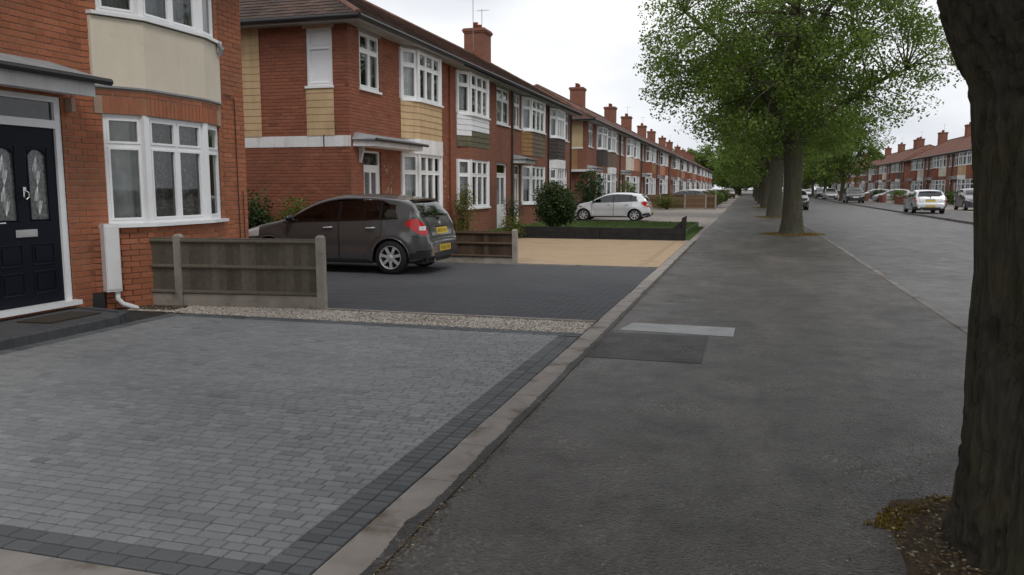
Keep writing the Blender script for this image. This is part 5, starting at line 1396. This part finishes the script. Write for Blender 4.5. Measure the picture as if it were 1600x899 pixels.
for i, (x, y, lab) in enumerate([(10.7, 124, 'second tree on the far side of the road'), (10.7, 146, 'third tree on the far side of the road'), (10.6, 170, 'fourth tree on the far side of the road'), (10.6, 200, 'fifth tree on the far side of the road')]):
    o = copy_tree(TR); o.location = (x, y, 0); o.rotation_euler = (0, 0, 2.1 * i + 1); o['label'] = lab
TF = make_tree('broad tree over the left gardens far along the pavement', (-1.6, 176, 0), [(0, 0, -.1), (0, 0, .2), (0, 0, .8), (.05, 0, 1.4), (.1, 0, 1.9)], [.42, .34, .28, .25, .22],
               (0, 0, 4.6, 4.6, 4.6, 4.3), 260, 80, .27, 43, 'trees closing the end of the street', env_fn=lambda q: q.z > .5)
for i, (x, y, s, lab) in enumerate([(-3.0, 200, 1.1, 'broad low tree over the left pavement edge near the street end'), (6, 205, 1.2, 'low dark tree beside the road near the street end'), (13.5, 212, 1.2, 'low dark tree on the far side near the street end'), (-3, 222, 1.5, 'large tree closing the far left end of the street'), (4, 240, 1.6, 'large tree closing the far middle of the street'), (13, 250, 1.6, 'large tree closing the far right end of the street'), (22, 240, 1.5, 'big tree beyond the farthest houses across the road'), (-12, 240, 1.6, 'big tree beyond the farthest houses on the left'), (-22, 235, 1.5, 'outermost big tree far on the left')]):
    o = copy_tree(TF); o.location = (x, y, 0); o.scale = (s, s, s); o.rotation_euler = (0, 0, i * 1.7); o['label'] = lab; o['group'] = 'trees closing the end of the street'

def shrub(label, base, rx, ry, h, ncl, per, lsize, leafmat, seed, name='shrub', group='garden shrubs', z0=.1, clump=(.14, .3)):
    rng = random.Random(seed); t = thing(name, label, 'shrub', base, 0, group); cl = []
    for _ in range(ncl):
        p = Vector((rng.gauss(0, 1), rng.gauss(0, 1), rng.gauss(0, 1))).normalized() * rng.random() ** .38
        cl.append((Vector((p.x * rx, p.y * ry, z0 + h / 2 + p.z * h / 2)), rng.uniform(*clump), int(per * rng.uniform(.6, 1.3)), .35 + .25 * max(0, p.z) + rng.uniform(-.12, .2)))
    sm = MB()
    for k in range(9):
        q = cl[rng.randrange(len(cl))][0]; limb(sm, (rng.uniform(-.12, .12), rng.uniform(-.12, .12), -.02), q, .022, .006, 5, .1, rng, 4)
    for c, *_ in cl[::3]: limb(sm, (c.x * .4, c.y * .4, c.z * .55), c, .008, .003, 4, .1, rng, 2)
    sm.build('stems', 'bark', t)
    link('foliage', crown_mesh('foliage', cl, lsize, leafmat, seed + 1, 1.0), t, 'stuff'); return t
shrub('big rounded dark shrub on the lawn in front of the first terrace', (-6.15, 26.1, .18), .72, .7, 1.45, 170, 75, .065, 'leaf_mix', 51)
shrub('tall dark shrub against the wall behind the white hatchback', (-7.7, 40.6, 0), .85, .8, 2.35, 120, 60, .075, 'leaf_dark', 52)
shrub('slim climbing shrub between the first two terraced houses', (-7.95, 22.15, 0), .26, .3, 1.5, 50, 55, .045, 'leaf_yellow', 53)
shrub('small shrub by the front door of the clapboard house', (-7.85, 26.9, .1), .30, .28, 1.05, 34, 45, .045, 'leaf_dark', 54)
shrub('yellowish low shrub at the left end of the black wall', (-7.0, 24.0, 0), .38, .3, .55, 40, 40, .045, 'leaf_yellow', 55)
shrub('blue green bush beside the bonnet of the grey car', (-10.6, 15.5, 0), .55, .4, 1.35, 70, 55, .06, 'leaf_dark', 56)
shrub('bright green bush against the side wall near the car bonnet', (-9.55, 15.62, 0), .5, .3, 1.15, 60, 55, .055, 'leaf', 57)
shrub('yellow green hedge shrub by the first slat fence', (-5.6, 59.3, 0), 1.0, .5, .9, 60, 40, .08, 'leaf_yellow', 58)
shrub('rounded green shrub under the second terrace bay windows', (-7.6, 53.5, 0), .7, .7, 2.0, 70, 40, .09, 'leaf', 59)
for i, (x, y, lab) in enumerate([(-2.9, 66, 'clipped yellow hedge end beside the left pavement'), (-2.7, 75, 'second hedge end beside the left pavement'), (-2.6, 84, 'third hedge end beside the left pavement'), (-2.7, 95, 'fourth hedge end beside the left pavement'), (-2.6, 108, 'farthest hedge end beside the left pavement')]):
    shrub(lab, (x, y, 0), .7, 1.4, 1.2, 60, 40, .10, ['leaf_yellow', 'leaf', 'leaf_mix'][i % 3], 60 + i, 'hedge', 'hedges along the left pavement')
for i, (x, y, lab) in enumerate([(15.5, 78, 'hedge on the far side just left of the dark red car'), (14.8, 90, 'second hedge across the road'), (14.8, 103, 'third hedge across the road'), (14.6, 121, 'farthest hedge across the road'), (18.5, 84, 'shrub under the bay windows across the road')]):
    shrub(lab, (x, y, 0), .8, 1.6, 1.2, 60, 35, .12, ['leaf_mix', 'leaf', 'leaf_dark'][i % 3], 70 + i, 'hedge', 'hedges across the road')
# garden walls across the road
for i, (y, lab) in enumerate([(76.5, 'low brick garden wall across the road beside the hedge'), (82.3, 'second low brick garden wall across the road'), (94, 'third low brick garden wall across the road'), (107, 'farthest low brick garden wall across the road')]):
    gwall = thing('garden_wall', lab, 'wall', (14.0, y, 0), 0, 'garden walls across the road')
    MB().box(0, 0, -.05, .22, 4.2, .72).build('brickwork', 'brick_far', gwall); MB().box(-.03, -.03, .72, .25, 4.23, .78).build('coping', 'concrete', gwall)
    for yy in (0, 4.2): MB().box(-.06, yy - .17, -.05, .28, yy + .17, .9).build('pier', 'brick_far', gwall)
# tree pits
def pit(name, x, y, rx, ry, label, n, seed, moss=.5):
    rng = random.Random(seed); mb = MB(); vs = [(0, 0, .03)]; fs = []; N = 40; rings = 6
    for r in range(1, rings + 1):
        for k in range(N):
            a = 2 * pi * k / N; q = r / rings; e = 1 + .10 * noise.noise(Vector((cos(a) * 2, sin(a) * 2, seed)))
            sx = (abs(cos(a)) ** .5) * (1 if cos(a) > 0 else -1); sy = (abs(sin(a)) ** .5) * (1 if sin(a) > 0 else -1)
            vs.append((sx * rx * q * e, sy * ry * q * e, (.028 * (1 - q ** 3) + .016 * noise.noise(Vector((sx * 5 * q, sy * 5 * q, seed + 3)))) if r < rings else -.01))
    for k in range(N): fs.append((0, 1 + k, 1 + (k + 1) % N))
    for r in range(rings - 1):
        for k in range(N): fs.append((1 + r * N + k, 1 + (r + 1) * N + k, 1 + (r + 1) * N + (k + 1) % N, 1 + r * N + (k + 1) % N))
    o = mb.add(vs, fs).build(name, 'soil', None, smooth=True, kind='structure'); o.location = (x, y, 0)
    return o
pit('tree_pit', 1.42, 3.66, .80, .74, '', 0, 3)
def bed_reg():
    a = random.uniform(.4, 2 * pi); r = random.uniform(.5, 1.0)
    return 1.42 + cos(a) * .78 * r, 3.66 + sin(a) * .72 * r
def moss_ring(name, x, y, rx, ry, w0, label, n, hh=.03, arc=(0, 2 * pi)):
    mb = MB()
    for i in range(n):
        a = random.uniform(*arc); q = 1 + random.gauss(0, w0)
        px, py = x + cos(a) * rx * q, y + sin(a) * ry * q; s = random.uniform(.005, .013) * (1 + .04 * y); an = random.uniform(0, pi); h = hh * random.uniform(.3, 1.1)
        mb.add([(px - cos(an) * s, py - sin(an) * s, .0), (px + cos(an) * s, py + sin(an) * s, .0), (px + random.uniform(-.01, .01), py + random.uniform(-.01, .01), h)], [(0, 1, 2)], random.random())
    return tag(mb.build(name, 'moss_t', None, False, True, 'stuff'), label, 'moss')
M['moss_t'] = tone_mat('moss_tuft', [(0, (.10, .066, .016)), (.5, (.19, .125, .026)), (1, (.28, .20, .055))], .95, .1, 30, 0)
litter('bed_litter', 3800, bed_reg, (.005, .017), 'brown leaf litter in the bed round the near dark trunk', .035)
moss_ring('moss', 1.40, 3.68, .74, .66, .05, 'yellow brown moss edging the bed of the near dark trunk', 4200, .02, (1.7, 2.9))
for (x, y, r, lab) in ((1.47, 28.45, .85, 'yellow moss round the nearest full street tree'), (1.40, 44.8, .8, 'yellow moss round the second street tree of the row'), (1.4, 66, .8, 'yellow moss round the third street tree')):
    pit('tree_pit', x, y, r * .9, r * .75, '', 0, int(y)); moss_ring('moss', x, y, r * .72, r * .62, .30, lab, 2600, .06)
# lamp column, posts
M['galv'] = uni('galvanised_steel', (.32, .33, .33), .5, .5, metal=.4)
lp = thing('lamp_post', 'grey lamp column at the road edge behind the nearest full tree', 'lamp post', (2.05, 50, 0))
MB().lathe([(.001, 0), (.09, 0), (.09, 1.1), (.055, 1.2), (.05, 5.6), (.001, 5.6)], 12).build('column', 'galv', lp, smooth=True)
a = MB(); a.tube([(0, 0, 5.5), (.15, 0, 5.9), (.6, 0, 6.05)], .035, 8); a.build('arm', 'galv', lp, smooth=True)
a = MB(); a.add([(.55, -.12, 6.0), (1.05, -.09, 6.05), (1.05, .09, 6.05), (.55, .12, 6.0), (.6, -.08, 6.13), (1.0, -.05, 6.12), (1.0, .05, 6.12), (.6, .08, 6.13)], [(3, 2, 1, 0), (4, 5, 6, 7), (0, 1, 5, 4), (1, 2, 6, 5), (2, 3, 7, 6), (3, 0, 4, 7)]); a.build('lamp_head', 'lead', lp)
bo = thing('bollard', 'thin dark post on the far pavement right of the slim tree', 'bollard', (10.5, 97, 0)); MB().lathe([(.001, 0), (.07, 0), (.07, .95), (.05, 1.0), (.001, 1.02)], 12).build('shaft', 'black', bo, smooth=True); MB().lathe([(.074, .8), (.074, .88)], 12).build('band', 'boxwhite', bo)
